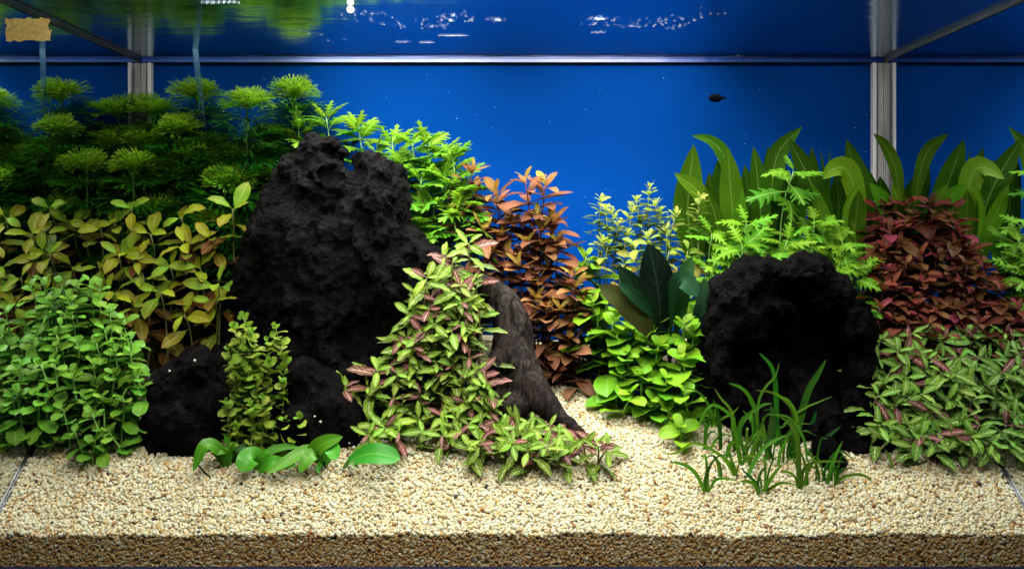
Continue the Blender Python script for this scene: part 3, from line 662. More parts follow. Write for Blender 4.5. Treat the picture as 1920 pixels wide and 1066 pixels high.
# lobed pale green plants behind the stump
H = [(612, 222, .38), (672, 240, .38), (560, 245, .39), (772, 268, .37), (805, 268, .38), (752, 300, .36), (848, 296, .37), (705, 285, .38), (832, 335, .35), (790, 335, .35), (862, 352, .36), (760, 345, .36),
     (815, 388, .34), (850, 405, .33), (790, 405, .34), (830, 290, .39), (735, 270, .39), (870, 380, .34), (800, 440, .33)]
kw = dict(size=.068, n_nodes=6, gap=.015, per=2, top=.55, tilt=.15, a0=28, a1=72, rad=.0015, stemc=(.18, .38, .07), colf=lambda k, n, r, pk: lerp((.22, .46, .03), (.09, .30, .02), min(1, k / 4)))
make_group("lobed_leaf_plant", H, 'lobed', 104, kw, "pale green jagged-leaf plant", ["the near row", "the far row"], "tall stump's peak", "plant", "lobed green plants behind the stump", 1)
H = [(1488, 322, .30), (1400, 398, .29), (1392, 442, .26), (1476, 434, .26), (1527, 398, .28), (1524, 445, .26), (1580, 440, .27), (1572, 485, .25), (1600, 500, .24), (1366, 480, .25), (1335, 420, .28), (1335, 482, .26),
     (1585, 465, .26), (1550, 405, .29), (1437, 410, .29), (1612, 490, .25), (1430, 450, .27), (1560, 455, .28)]
H = [(px, py + (18 if py > 330 else 0), Y) for px, py, Y in H]
kw = dict(size=.060, n_nodes=5, gap=.014, per=2, top=.6, tilt=.7, a0=55, a1=90, rad=.0014, stemc=(.14, .3, .06), colf=lambda k, n, r, pk: lerp((.20, .44, .03), (.08, .27, .018), min(1, k / 3)))
make_group("lobed_leaf_plant", H, 'lobed', 105, kw, "jagged-leaf plant above the arch", ["the near row", "the far row"], "dark broad leaves", "plant", "lobed green plants above the arch", 1)

# rust coloured stems in the middle
H = [(886, 318, .34), (929, 358, .34), (985, 338, .33), (1022, 346, .33), (1038, 415, .31), (951, 398, .33), (1009, 405, .32), (988, 455, .31), (1012, 432, .315), (872, 400, .33), (933, 372, .35), (941, 440, .32), (1042, 452, .31),
     (972, 497, .30), (1027, 500, .30), (1009, 528, .29), (1069, 514, .28), (1006, 560, .28), (1025, 580, .27), (1078, 540, .27), (1022, 610, .265), (1092, 562, .27), (1067, 612, .26), (1032, 668, .25), (1067, 640, .25),
     (905, 430, .32), (960, 420, .34), (1050, 580, .265), (1000, 480, .33), (918, 470, .31), (1048, 690, .245), (890, 360, .36), (1075, 590, .27), (950, 480, .31)]
make_group("rusty_stem_plant", H, 'rust', 106, dict(size=.050, n_nodes=6, gap=.0150, per=3, top=.5, tilt=.4, a0=35, a1=84, rad=.0014, stemc=(.14, .04, .03), back=.005,
    colf=lambda k, n, r, pk: (lerp((.36, .25, .05), (.32, .13, .06), min(1, k / 1.2)) if k < 2 else (lerp((.32, .13, .07), (.16, .07, .04), min(1, k / 6))))), "rust orange slim-leaved stem",
    ["the lowest front row", "the middle row", "the back row"], "veined plants", "plant", "rust orange stems behind the root", 1)

# small pale stems
H = [(1127, 374, .33), (1136, 392, .32), (1218, 352, .33), (1193, 376, .33), (1186, 396, .32), (1229, 384, .32), (1238, 398, .31), (1312, 370, .30), (1267, 402, .31), (1130, 452, .31), (1208, 410, .32), (1250, 430, .3), (1160, 420, .32), (1175, 440, .31), (1215, 445, .3), (1148, 400, .33)]
make_group("slender_pale_stem_plant", H, 'needle', 107, dict(size=.022, n_nodes=9, gap=.0085, per=3, top=.6, tilt=.25, a0=28, a1=72, rad=.001, stemc=(.22, .28, .08),
    colf=lambda k, n, r, pk: lerp((.46, .56, .12), (.17, .28, .04), min(1, k / 4))), "slender pale narrow-leaved stem",
    ["the near row", "the far row"], "rust stems", "plant", "slender pale stems beside the sword leaves", 1)

# bright green round stems on the right of the gravel path
H = [(1223, 563, .24), (1280, 606, .20), (1162, 577, .24), (1180, 667, .185), (1235, 648, .185), (1280, 664, .175), (1210, 625, .205), (1112, 566, .26), (1120, 592, .25), (1232, 597, .22), (1284, 734, .14), (1158, 628, .22), (1190, 600, .225),
     (1100, 478, .31), (1122, 492, .30), (1090, 500, .31), (1205, 700, .175), (1250, 710, .165), (1180, 738, .165), (1222, 748, .155), (1275, 800, .118), (1255, 770, .14), (1310, 700, .17), (1290, 560, .23), (1140, 560, .27), (1165, 700, .185), (1150, 600, .22), (1300, 620, .19)]
make_group("bright_round_leaved_plant", H, 'bright', 108, dict(size=.039, grow=.09, n_nodes=6, gap=.0175, top=.45, tilt=.45, a0=38, a1=82, rad=.0016, stemc=(.20, .42, .06),
    colf=lambda k, n, r, pk: lerp((.28, .56, .04), (.16, .40, .025), min(1, k / 4))), "bright lime plump-leaved stem",
    ["the front row", "the middle row", "the back row"], "rust stems", "plant", "bright lime round-leaved stems", 1)
H = [(1190, 460, .27), (1170, 495, .26), (1255, 470, .27), (1140, 460, .29), (1290, 470, .27), (1225, 500, .26)]
make_group("golden_stem_plant", H, 'gold', 109, dict(size=.042, n_nodes=5, gap=.015, top=.5, tilt=.4, a0=40, a1=85, rad=.0013, stemc=(.12, .14, .03),
    colf=lambda k, n, r, pk: lerp((.26, .50, .07), (.20, .16, .03), min(1, k / 3))), "green gold stem above dark leaves",
    ["its cluster"], "rust stems", "plant", "golden broad-leaved stems between pale stems", 1)

# dark red stems against the right glass
r = random.Random(110); H = []
for (py, Y, n_, x0) in ((392, .315, 4, 1640), (425, .30, 4, 1650), (465, .28, 4, 1650), (505, .26, 5, 1640), (545, .24, 5, 1645), (585, .22, 6, 1640), (618, .205, 6, 1650)):
    x1 = wall_px(Y, 1) - 8
    for i in range(n_): H.append((x0 + (x1 - x0) * (i + .5) / n_ + r.uniform(-8, 8), py + r.uniform(-14, 14), Y))
make_group("wine_red_stem_plant", H, 'wine', 110, dict(size=.050, n_nodes=5, gap=.015, per=3, top=.42, tilt=.5, a0=38, a1=92, rad=.0012, stemc=(.10, .02, .03), back=.005,
    colf=lambda k, n, r, pk: (lerp((.21, .055, .035), (.09, .030, .018), min(1, k / 3)) if r.random() < .55 else (.20, .035, .045) if r.random() < .4 else (.16, .075, .03))), "wine red pointed-leaf stem",
    ["the front tier", "the second tier", "the third tier", "the back tier"], "black arch", "plant", "wine red stems behind the veined plants", 1)

# veined plants, centre and right
H = [(879, 457, .25), (847, 514, .235), (781, 548, .22), (814, 607, .20), (762, 631, .185), (868, 626, .19), (833, 654, .18), (823, 701, .16), (772, 697, .16), (753, 758, .135), (786, 800, .115), (865, 826, .10), (945, 822, .10),
     (1001, 800, .11), (1048, 855, .085), (1095, 850, .082), (908, 722, .15), (940, 748, .14), (908, 776, .125), (992, 836, .092), (964, 782, .12), (870, 752, .14), (884, 570, .21), (850, 560, .22), (804, 579, .21), (896, 592, .20),
     (707, 694, .155), (653, 740, .13), (680, 760, .125), (704, 795, .11), (745, 700, .155), (735, 765, .13), (830, 780, .12), (734, 678, .165), (775, 650, .18), (820, 740, .14), (850, 700, .16), (790, 740, .14), (860, 600, .2), (800, 520, .235),
     (832, 480, .245), (890, 520, .235), (830, 540, .225), (900, 830, .098), (830, 835, .098), (745, 815, .105), (960, 860, .085), (1030, 815, .10), (690, 725, .14), (770, 590, .205), (780, 670, .17), (880, 670, .175), (880, 795, .12), (930, 790, .12), (1020, 860, .08), (875, 540, .23)]
rf = random.Random(400)
edge = [(455, 865, 890), (520, 815, 880), (600, 782, 875), (680, 715, 885), (740, 655, 930), (790, 690, 985), (840, 760, 1060), (868, 860, 1090)]
H += [(645, 728, .13), (668, 768, .118), (690, 822, .10), (722, 842, .092), (748, 852, .088), (1122, 862, .075), (1078, 874, .072), (990, 868, .078), (900, 866, .08), (1140, 872, .070)]
for i in range(42):
    py = 480 + 388 * ((i + rf.random()) / 42) ** 0.7
    xl = float(np.interp(py, [e[0] for e in edge], [e[1] for e in edge])); xr = float(np.interp(py, [e[0] for e in edge], [e[2] for e in edge]))
    if py < 600 and i % 2: continue
    H.append((rf.uniform(xl, xr), py, float(np.interp(py, [450, 520, 600, 700, 760, 800, 850, 870], [.245, .235, .20, .158, .132, .112, .086, .076]))))
H = [(px, py, (float(np.interp(py, [450, 520, 600, 700, 760, 800, 850, 870], [.172, .165, .152, .137, .125, .110, .086, .076])) if px < 925 else Y)) for px, py, Y in H]
kwv = dict(size=.040, n_nodes=6, gap=.0065, gapgrow=1.45, per=2, top=.5, tilt=1.25, a0=58, a1=84, rad=.0013, stemc=(.22, .20, .08), back=.012, pick=1.0,
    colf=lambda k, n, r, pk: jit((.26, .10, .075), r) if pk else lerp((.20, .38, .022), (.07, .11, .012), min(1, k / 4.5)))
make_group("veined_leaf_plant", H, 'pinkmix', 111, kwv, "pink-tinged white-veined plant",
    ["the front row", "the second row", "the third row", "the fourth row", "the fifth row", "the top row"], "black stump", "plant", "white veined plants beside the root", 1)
r = random.Random(112); H = []
for (py, Y, n_) in ((632, .19, 7), (668, .165, 7), (708, .145, 8), (748, .125, 8), (790, .105, 8), (830, .09, 8), (862, .078, 5)):
    x1 = wall_px(Y, 1) - 6; x0 = 1640 if py < 760 else 1630
    if py > 850: x0 = 1700
    for i in range(n_): H.append((x0 + (x1 - x0) * (i + .5) / n_ + r.uniform(-9, 9), py + r.uniform(-14, 14), Y))
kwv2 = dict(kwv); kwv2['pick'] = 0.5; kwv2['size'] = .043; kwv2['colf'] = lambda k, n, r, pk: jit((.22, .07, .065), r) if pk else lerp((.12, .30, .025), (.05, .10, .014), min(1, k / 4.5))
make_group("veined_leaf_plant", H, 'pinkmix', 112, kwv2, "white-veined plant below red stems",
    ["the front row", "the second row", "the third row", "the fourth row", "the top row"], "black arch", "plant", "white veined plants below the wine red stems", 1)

# tiny round leaves trailing over the black lumps
H = [(455, 592, .105), (440, 612, .105), (516, 612, .10), (472, 622, .10), (428, 652, .10), (500, 636, .10), (442, 700, .095), (424, 752, .09), (482, 712, .09), (528, 712, .092), (505, 676, .095), (562, 780, .085), (535, 785, .085), (455, 655, .10),
     (470, 760, .085), (510, 800, .08), (442, 795, .085), (492, 745, .085), (465, 690, .095), (480, 655, .1)]
make_group("tiny_leaved_creeper", H, 'clover', 113, dict(size=.0135, n_nodes=14, gap=.0078, per=2, top=.5, tilt=.5, a0=25, a1=62, mess=2.4, rad=.0006, stemc=(.20, .30, .06), back=.004,
    colf=lambda k, n, r, pk: lerp((.26, .44, .05), (.46, .56, .12), r.random() ** 2) if k > 1 else (.22, .42, .05)), "thin tiny-leaved trailing stem",
    ["the front strand row", "the back strand row"], "low black lump", "plant", "tiny-leaved creeping stems", 1)

# ------------------------------------------------------------------ traced long leaves
def curve_pts(pp, n_):
    """Catmull-Rom through the points"""
    q = [pp[0] * 2 - pp[1]] + pp + [pp[-1] * 2 - pp[-2]]; out = []
    for i in range(n_ + 1):
        f = i / n_ * (len(pp) - 1); k = min(int(f), len(pp) - 2); t = f - k; a, b, c, d = q[k:k + 4]
        out.append(0.5 * ((2 * b) + (c - a) * t + (2 * a - 5 * b + 4 * c - d) * t * t + (3 * b - a - 3 * c + d) * t ** 3))
    return out
def long_leaf(root, pxs, width, mat, colr, face=(0, -1, .35), a=.7, b=.7, pet=0.0, wave=.1, fold=.25, nl=14, nw=2, seed=0, minw=.08):
    """pxs: [(px, py, Y)...] base to tip; width in metres"""
    r = random.Random(seed); pp = [P(*q) - root.location for q in pxs]; pts_ = curve_pts(pp, nl)
    mx = (a / (a + b)) ** a * (b / (a + b)) ** b; V, uv, Fc = [], [], []; ph = r.uniform(0, 6); fv = Vector(face).normalized()
    for i, p in enumerate(pts_):
        t = i / nl; tg = (pts_[min(i + 1, nl)] - pts_[max(i - 1, 0)]).normalized()
        sd = tg.cross(fv); sd = sd.normalized() if sd.length > .05 else Vector((1, 0, 0)); nn_ = sd.cross(tg).normalized()
        tt = max(0, (t - pet) / (1 - pet)); hw = width * .5 * max((tt ** a) * ((1 - tt) ** b) / mx, minw if t < .7 else 0)
        for k in range(-nw, nw + 1):
            u = k / nw; z = abs(u) ** 1.2 * hw * fold + wave * hw * math.sin(15 * t + ph + (1.7 if u > 0 else 0)) * abs(u)
            V.append(p + sd * (u * hw) + nn_ * z); uv.append((.5 + u / 2, t))
    c = 2 * nw + 1
    for i in range(nl):
        for k in range(2 * nw): Fc.append((i * c + k, i * c + k + 1, (i + 1) * c + k + 1, (i + 1) * c + k))
    return obj("leaf", mesh("leaf", V, Fc, uv, mat), root, jit(colr, r, .15))
def traced_plant(name, bp_, leaves, label, cat, group=None, seed=0, **kw):
    b = P(*bp_); b.z = ground(b.x, b.y) - .003; root = empty(name, b)
    for i, l in enumerate(leaves):
        pts_, wd, mat, colr = l[:4]; k = dict(kw); k.update(l[4] if len(l) > 4 else {}); long_leaf(root, pts_, wd, mat, colr, seed=seed * 50 + i, **k)
    tag(root, label, cat, group); return root

# sword leaves along the back
def S(base, mids, tip, wpx, Y=.38, c=(.075, .23, .035), dy=-.02, **kw):
    pts_ = [(base[0], base[1], Y)] + [(m_[0], m_[1], Y + dy * .5) for m_ in mids] + [(tip[0], tip[1], Y + dy)]
    return (pts_, wpx * (1.12 if wpx > 12 else 1) * (D0 + Y) / F, M['sword'], c, kw)
G1, G2, G3 = (.060, .165, .011), (.034, .105, .008), (.11, .25, .016)
sw = [
 ((1300, 520), [
   S((1310, 520), [(1290, 400)], (1301, 270), 52, .37, G1), S((1352, 520), [(1378, 400), (1362, 305), (1335, 266)], (1296, 254), 26, .38, G1, a=1.2, b=1.0), S((1345, 500), [(1318, 375)], (1264, 324), 30, .35, G3, a=1.2),
   S((1370, 520), [(1352, 390)], (1353, 284), 42, .39, G2), S((1385, 520), [(1373, 390)], (1364, 277), 44, .37, G3), S((1385, 520), [(1403, 390)], (1396, 308), 30, .40, G2), S((1330, 520), [(1332, 400)], (1330, 322), 30, .40, G2), S((1360, 520), [(1345, 420)], (1322, 350), 24, .35, G1)],
  "large green sword-leaved plant nearest the pale stems, one leaf arching over"),
 ((1440, 520), [
   S((1430, 520), [(1425, 380)], (1413, 274), 34, .37, G1), S((1425, 500), [(1437, 360)], (1441, 272), 22, .39, G2), S((1440, 520), [(1445, 380), (1458, 290)], (1504, 237), 36, .38, G1, a=1.1, b=1.0),
   S((1380, 500), [(1385, 420)], (1392, 355), 24, .33, G3), S((1450, 520), [(1472, 400)], (1466, 300), 34, .40, G2), S((1470, 520), [(1490, 400)], (1502, 298), 36, .41, G1)],
  "sword-leaved plant with one tall leaf curving to a thin tip above the arch"),
 ((1540, 520), [
   S((1560, 520), [(1530, 370)], (1479, 258), 44, .38, G2), S((1520, 500), [(1528, 370)], (1521, 274), 24, .41, G2), S((1552, 500), [(1550, 380)], (1538, 276), 9, .40, G2), S((1553, 500), [(1553, 380)], (1556, 276), 9, .40, G1), S((1560, 520), [(1572, 400)], (1568, 318), 36, .41, G2), S((1570, 520), [(1545, 420)], (1524, 345), 28, .36, G3),
   S((1612, 520), [(1608, 400), (1592, 325), (1566, 316)], (1542, 336), 40, .35, G3, a=1.1, b=.95)],
  "sword-leaved plant with a wide folded leaf hanging over the lobed greens"),
 ((1620, 520), [
   S((1635, 520), [(1617, 380)], (1587, 260), 48, .38, G1), S((1590, 500), [(1585, 400)], (1614, 333), 12, .34, G3), S((1690, 480), [(1685, 350), (1666, 285)], (1637, 250), 24, .36, G1, a=1.3, b=.9),
   S((1680, 500), [(1665, 400)], (1630, 342), 34, .34, G3), S((1665, 520), [(1655, 400)], (1650, 330), 34, .41, G2), S((1690, 500), [(1690, 400)], (1672, 345), 30, .33, G3), S((1640, 520), [(1640, 400)], (1622, 310), 34, .41, G2), S((1600, 520), [(1604, 420)], (1612, 355), 30, .35, G1)],
  "sword-leaved plant standing in the corner against the pale seam")]
for (bp_, lv, lab) in sw:
    traced_plant("sword_leaved_plant", (bp_[0], bp_[1], .39), lv, lab, "plant", "sword-leaved plants along the back panel", seed=3 + int(bp_[0]) % 7, wave=.07, fold=.22, a=.85, b=.85)

# dark broad leaved plant
DK, BR, TL = (.004, .012, .007), (.045, .05, .014), (.012, .05, .018)
def Cc(pts_, wpx, c, **kw): return (pts_, wpx * 1.27 / F, M['crypt'], c, kw)
traced_plant("broad_leaved_plant", (1245, 690, .235), [
    Cc([(1240, 690, .235), (1238, 600, .215), (1232, 530, .20), (1216, 456, .195)], 66, DK, a=.9, pet=.15, fold=.1), Cc([(1240, 690, .235), (1225, 600, .21), (1195, 550, .195), (1158, 498, .19)], 42, (.010, .032, .016), a=.9, pet=.2),
    Cc([(1245, 690, .235), (1215, 620, .20), (1175, 570, .185), (1122, 535, .18)], 48, BR, a=.9, pet=.2), Cc([(1240, 680, .235), (1225, 600, .20), (1195, 560, .18), (1158, 530, .175)], 24, TL, a=.9, pet=.3),
    Cc([(1255, 690, .235), (1272, 600, .21), (1278, 540, .20), (1298, 480, .205)], 36, (.022, .07, .02), a=.9, pet=.2), Cc([(1255, 690, .235), (1262, 560, .19), (1280, 525, .175), (1307, 556, .165)], 38, TL, a=1.3, b=.6, pet=.1),
    Cc([(1262, 690, .235), (1300, 620, .21), (1318, 580, .2), (1320, 520, .20)], 34, (.018, .05, .022), a=.9, pet=.2)],
    "dark green broad-leaved plant with one nearly black upright leaf", "plant", seed=9, wave=.14)

# glossy small plants at the front
def A(pts_, wpx, c=(.075, .27, .018), **kw): return (pts_, wpx * 1.15 / F, M['glossy'], c, kw)
def stub(root): pass
traced_plant("glossy_leaved_plant", (425, 878, .078), [A([(425, 878, .078), (412, 845, .07), (385, 834, .062), (362, 884, .052)], 26, a=1.0), A([(424, 878, .078), (412, 850, .075), (400, 838, .07), (378, 850, .06)], 22), A([(427, 878, .078), (424, 850, .076), (415, 845, .07), (398, 852, .066)], 20),
    A([(428, 876, .078), (433, 850, .078), (428, 828, .08), (420, 815, .08)], 11), A([(428, 876, .078), (434, 850, .076), (436, 838, .07), (441, 826, .07)], 12)],
    "small glossy green plant curling over gravel below the low black lump", "plant", "small glossy plants at the gravel's edge", 21, face=(0, -.7, .7), fold=.18, wave=.05)
traced_plant("glossy_leaved_plant", (478, 888, .072), [A([(478, 888, .072), (480, 862, .066), (468, 858, .058), (452, 884, .048)], 44, a=.8, b=.45), A([(478, 888, .072), (500, 870, .06), (520, 868, .058), (556, 872, .056)], 30), A([(480, 886, .072), (478, 860, .075), (462, 842, .075), (436, 842, .075)], 24, (.03, .14, .02)),
    A([(482, 888, .072), (500, 850, .075), (530, 838, .075), (560, 838, .07)], 16, (.13, .30, .05)), A([(480, 888, .072), (488, 860, .07), (498, 848, .07), (506, 846, .07)], 14)],
    "small glossy plant with one nearly round leaf resting on gravel", "plant", "small glossy plants at the gravel's edge", 22, face=(0, -.8, .6), fold=.15, wave=.05)
traced_plant("glossy_leaved_plant", (612, 872, .078), [A([(612, 872, .078), (590, 850, .07), (605, 832, .066), (643, 818, .066)], 34, a=.9), A([(612, 872, .078), (615, 850, .068), (622, 840, .062), (630, 862, .05)], 30, (.07, .34, .035), a=.8, b=.5), A([(610, 872, .078), (592, 850, .068), (575, 862, .058), (562, 886, .05)], 28),
    A([(610, 872, .078), (580, 845, .07), (545, 860, .06), (500, 888, .048)], 26, (.10, .32, .04)), A([(612, 872, .078), (603, 868, .07), (596, 878, .062), (600, 888, .056)], 9)],
    "small glossy plant with a broad leaf lifted in front of the black stub", "plant", "small glossy plants at the gravel's edge", 23, face=(0, -.8, .6), fold=.18, wave=.05)
traced_plant("glossy_leaved_plant", (640, 880, .072), [A([(640, 880, .072), (658, 862, .066), (700, 850, .055), (751, 860, .05)], 42, (.05, .30, .03), a=1.1, b=.55, pet=.15), A([(640, 880, .072), (650, 872, .066), (658, 866, .06), (672, 878, .054)], 12, (.09, .27, .04))],
    "small glossy plant with a single wide pointed leaf lying over gravel", "plant", "small glossy plants at the gravel's edge", 24, face=(0, -.75, .65), fold=.16, wave=.04)

# grass tuft: blades traced in the detail crop
def G(*q, w=11, c=(.12, .32, .022)):
    out = []
    for i, (x, y) in enumerate(q): out.append((1220 + x * .2813, 640 + y * .2813))
    return (out, w, c)
LG, DG, YG = (.14, .38, .035), (.025, .14, .02), (.12, .24, .03)
tufts = [
 ((365, 1000), [G((365, 1000), (300, 880), (220, 820), (120, 797), w=12, c=LG), G((378, 998), (430, 925), (500, 912), (590, 930), w=8), G((385, 1000), (345, 960), (330, 930), (300, 900), w=5, c=DG)], "grass tuft with one bright blade sweeping low over open gravel"),
 ((570, 915), [G((570, 915), (530, 820), (470, 760), (350, 690), (270, 680), (160, 745), (50, 735), w=9), G((572, 915), (500, 800), (430, 740), (330, 760), w=5), G((460, 905), (455, 860), (440, 800), (400, 740), w=9, c=YG)], "grass tuft with a long drooping blade closest to the lime stems"),
 ((465, 730), [G((465, 735), (458, 560), (440, 450), (415, 380), w=12, c=DG), G((360, 740), (370, 580), (420, 520), (430, 430), w=11), G((400, 560), (470, 515), (540, 480), (590, 430), w=6), G((385, 730), (430, 660), (490, 620), (550, 632), w=8, c=LG)], "grass tuft with one broken upright dark blade behind the front blades"),
 ((545, 750), [G((400, 560), (330, 560), (340, 480), (430, 420), (560, 412), w=10, c=LG) if False else G((560, 750), (550, 600), (540, 500), (420, 420), (345, 490), (318, 580), w=10, c=LG), G((580, 740), (560, 560), (530, 450), (470, 380), (425, 310), w=9, c=YG), G((505, 800), (520, 700), (570, 660), (680, 665), w=10), G((560, 745), (555, 600), (545, 540), (530, 460), w=12, c=(.09, .14, .03))], "grass tuft with a pale blade bent down like a hook"),
 ((605, 850), [G((605, 850), (585, 720), (565, 600), (550, 520), w=12), G((640, 860), (690, 690), (720, 630), (745, 560), w=13, c=(.10, .26, .03)), G((635, 915), (680, 820), (760, 700), (860, 640), (945, 612), w=12, c=(.13, .30, .05)), G((630, 850), (600, 780), (690, 760), (760, 800), w=5)], "grass tuft with pale spotted blades leaning towards the hollow"),
 ((720, 1010), [G((722, 1015), (710, 950), (640, 880), (600, 840), w=8, c=DG), G((722, 1015), (690, 950), (630, 928), (590, 935), w=10), G((740, 1005), (790, 930), (830, 870), (875, 812), w=11, c=LG), G((745, 1005), (800, 975), (880, 940), (1000, 962), w=9), G((725, 1012), (700, 960), (660, 900), (640, 870), w=5)], "frontmost grass tuft with blades spread flat on gravel"),
 ((700, 800), [G((700, 740), (680, 560), (620, 460), (565, 375), w=6), G((735, 740), (720, 560), (690, 470), (650, 380), w=5, c=YG), G((690, 430), (670, 370), (600, 300), (518, 275), w=12) if False else G((715, 740), (705, 500), (660, 370), (600, 305), (518, 275), w=12), G((650, 800), (590, 610), (640, 500), (740, 425), (810, 410), w=12, c=(.08, .24, .03)), G((770, 810), (790, 640), (810, 500), (800, 420), w=22, c=(.07, .13, .03))], "grass tuft with a wide blade folded over at its middle"),
 ((790, 830), [G((790, 830), (770, 680), (750, 560), (745, 500), w=9, c=YG), G((700, 740), (715, 430), (760, 310), (830, 230), (860, 130), w=7, c=YG), G((835, 740), (835, 380), (810, 180), (720, 70), w=15, c=(.04, .20, .02)), G((805, 820), (845, 600), (890, 560), (945, 500), w=5)], "tall grass tuft with a bright blade reaching up into the hollow"),
 ((880, 850), [G((880, 850), (890, 700), (910, 640), (930, 600), w=7), G((845, 850), (860, 740), (890, 680), (915, 630), w=10, c=LG), G((960, 800), (950, 500), (900, 400), (810, 340), (695, 322), w=10, c=YG), G((975, 560), (900, 420), (850, 370), (815, 330), w=10) if False else G((985, 820), (975, 520), (920, 400), (870, 370), (815, 330), w=10), G((955, 790), (940, 580), (870, 505), (840, 500), w=5)], "grass tuft with two blades arching over side by side"),
 ((990, 990), [G((990, 995), (985, 800), (975, 640), (935, 560), (880, 500), w=15, c=(.10, .24, .03)), G((1005, 985), (1015, 860), (1070, 810), (1180, 795), (1300, 800), w=9, c=YG), G((1015, 975), (1050, 850), (1090, 790), (1060, 790), w=10), G((985, 990), (960, 900), (900, 865), (860, 860), w=8), G((990, 985), (1010, 880), (1040, 820), (1060, 800), w=7)], "grass tuft with a stout upright front blade beside the little black stub"),
 ((940, 810), [G((940, 815), (970, 620), (1040, 350), (1110, 220), (1172, 115), w=22, c=(.045, .20, .025)), G((960, 500), (1030, 440), (1110, 400), (1215, 362), w=6, c=YG) if False else G((930, 800), (950, 520), (1030, 440), (1110, 405), (1215, 362), w=6, c=YG), G((1000, 720), (1040, 610), (1080, 530), (1105, 460), w=14, c=DG), G((940, 815), (930, 740), (925, 700), (940, 640), w=8, c=DG)], "grass tuft with the tallest broad blade standing before the black arch"),
 ((1130, 955), [G((1132, 955), (1110, 850), (1070, 760), (1020, 700), w=9, c=YG), G((1010, 800), (1080, 720), (1180, 630), (1270, 560), w=16, c=(.03, .12, .03))], "grass blade pair leaning behind the little black stub"),
 ((1170, 960), [G((1168, 965), (1195, 860), (1235, 750), (1280, 660), w=12, c=(.10, .34, .04)), G((1172, 962), (1180, 900), (1195, 850), (1210, 800), w=6)], "single upright bright grass blade in front of the little black stub"),
 ((1215, 960), [G((1212, 960), (1280, 905), (1390, 885), (1460, 915), (1495, 965), w=9, c=YG), G((1212, 960), (1250, 920), (1300, 900), (1340, 905), w=5)], "lone curved grass blade bowing over gravel beyond the others")]
GYi = np.interp
def y_of_py(py, x=0.2):   # depth at which the gravel shows at this height
    best = min(((abs(HY + (CZ - ground(x, yy)) * F / (D0 + yy) - py), yy) for yy in np.linspace(.02, .3, 141)))
    return best[1]
rr = random.Random(55)
for (b_, blades, lab) in tufts:
    bx, by = 1220 + b_[0] * .2813, 640 + b_[1] * .2813; Y0 = y_of_py(by); p0 = P(bx, by, Y0); root = empty("grass_tuft", p0)
    for i, (q, wd, c) in enumerate(blades):
        Yb = y_of_py(q[0][1]) if q[0][1] > 820 else Y0
        dY = rr.uniform(-.02, .012); k = len(q) - 1
        pts_ = [(x, y, Yb + dY * (j / k)) for j, (x, y) in enumerate(q)]
        pts_ = [(pts_[0][0], pts_[0][1] + 4, pts_[0][2])] + pts_[1:]
        long_leaf(root, pts_, wd * .66 * (D0 + Yb) / F, M['grass'], c, a=.25, b=.62, nl=18, nw=1, wave=.03, fold=.3, seed=int(bx) + i, face=(rr.uniform(-.25, .25), -1, .3), minw=.5)
    for i in range(4):
        q0 = blades[i % len(blades)][0][0]; xb = q0[0] + rr.uniform(-10, 10); yb = q0[1] - rr.uniform(0, 6); hh = rr.uniform(25, 85); dx = rr.uniform(-1, 1) * hh
        pts_ = [(xb, yb + 3, Y0), (xb + dx * .1, yb - hh * .5, Y0 + .002), (xb + dx * .45, yb - hh * .95, Y0 - .004), (xb + dx, yb - hh * rr.uniform(.6, 1.1), Y0 - .01)]
        long_leaf(root, pts_, rr.uniform(3.2, 6) * (D0 + Y0) / F, M['grass'], (.10, .26, .03) if i % 2 else (.05, .17, .02), a=.25, b=.7, nl=14, nw=1, wave=.03, fold=.3, seed=int(bx) + i + 90, face=(rr.uniform(-.3, .3), -1, .3), minw=.5)
    tag(root, lab, "grass", "grass tufts in front of the black arch")

# ------------------------------------------------------------------ small things
def smooth_obj(name, rings, mat, loc, n=14):
    """rings: (x, rz, ry, zc) along x"""
    V, Fc = [], []
    for (x, rz, ry, zc) in rings:
        for k in range(n):
            th = 6.28318 * k / n; V.append((x, math.cos(th) * ry, zc + math.sin(th) * rz))
    for i in range(len(rings) - 1):
        for k in range(n): Fc.append((i * n + k, i * n + (k + 1) % n, (i + 1) * n + (k + 1) % n, (i + 1) * n + k))
    Fc += [tuple(range(n))[::-1], tuple(range((len(rings) - 1) * n, len(rings) * n))]
    return mesh(name, V, Fc, mat=mat)
fp = P(1343, 184, .40); fish = empty("small_fish", fp)
obj("body", smooth_obj("body", [(-.0115, .0004, .0003, 0), (-.0095, .0028, .0014, 0), (-.006, .0048, .002, 0), (-.001, .0056, .0024, 0), (.004, .0048, .002, 0), (.008, .0026, .001, 0), (.0105, .0012, .0006, 0)], M['fish'], fp), fish)
obj("tail_fin", mesh("tail_fin", [(.010, -.0002, .001), (.010, -.0002, -.001), (.0145, 0, -.0026), (.0132, .0002, 0), (.0145, 0, .0026)], [(0, 1, 3), (1, 2, 3), (0, 3, 4)], mat=M['fish']), fish)
obj("dorsal_fin", mesh("dorsal_fin", [(-.002, -.0002, .0038), (.005, 0, .003), (.006, .0002, .0048), (.001, .0002, .0058)], [(0, 1, 2, 3)], mat=M['fish']), fish)
tag(fish, "tiny dark fish swimming alone in front of the blue panel", "fish")
# outlet tube
a_, b_ = P(366, 92, .36), P(382, 240, .38)
fish.scale = (1.12, 1, 1.2)
ob = obj("air_tube", tube_mesh("air_tube", [Vector((0, 0, 0)), (b_ - a_) * .33, (b_ - a_) * .66, b_ - a_], [.0041] * 4, M['tube'], 14)); ob.location = a_
tag(ob, "clear glass tube slanting down from the water surface behind feathery plants", "tube")
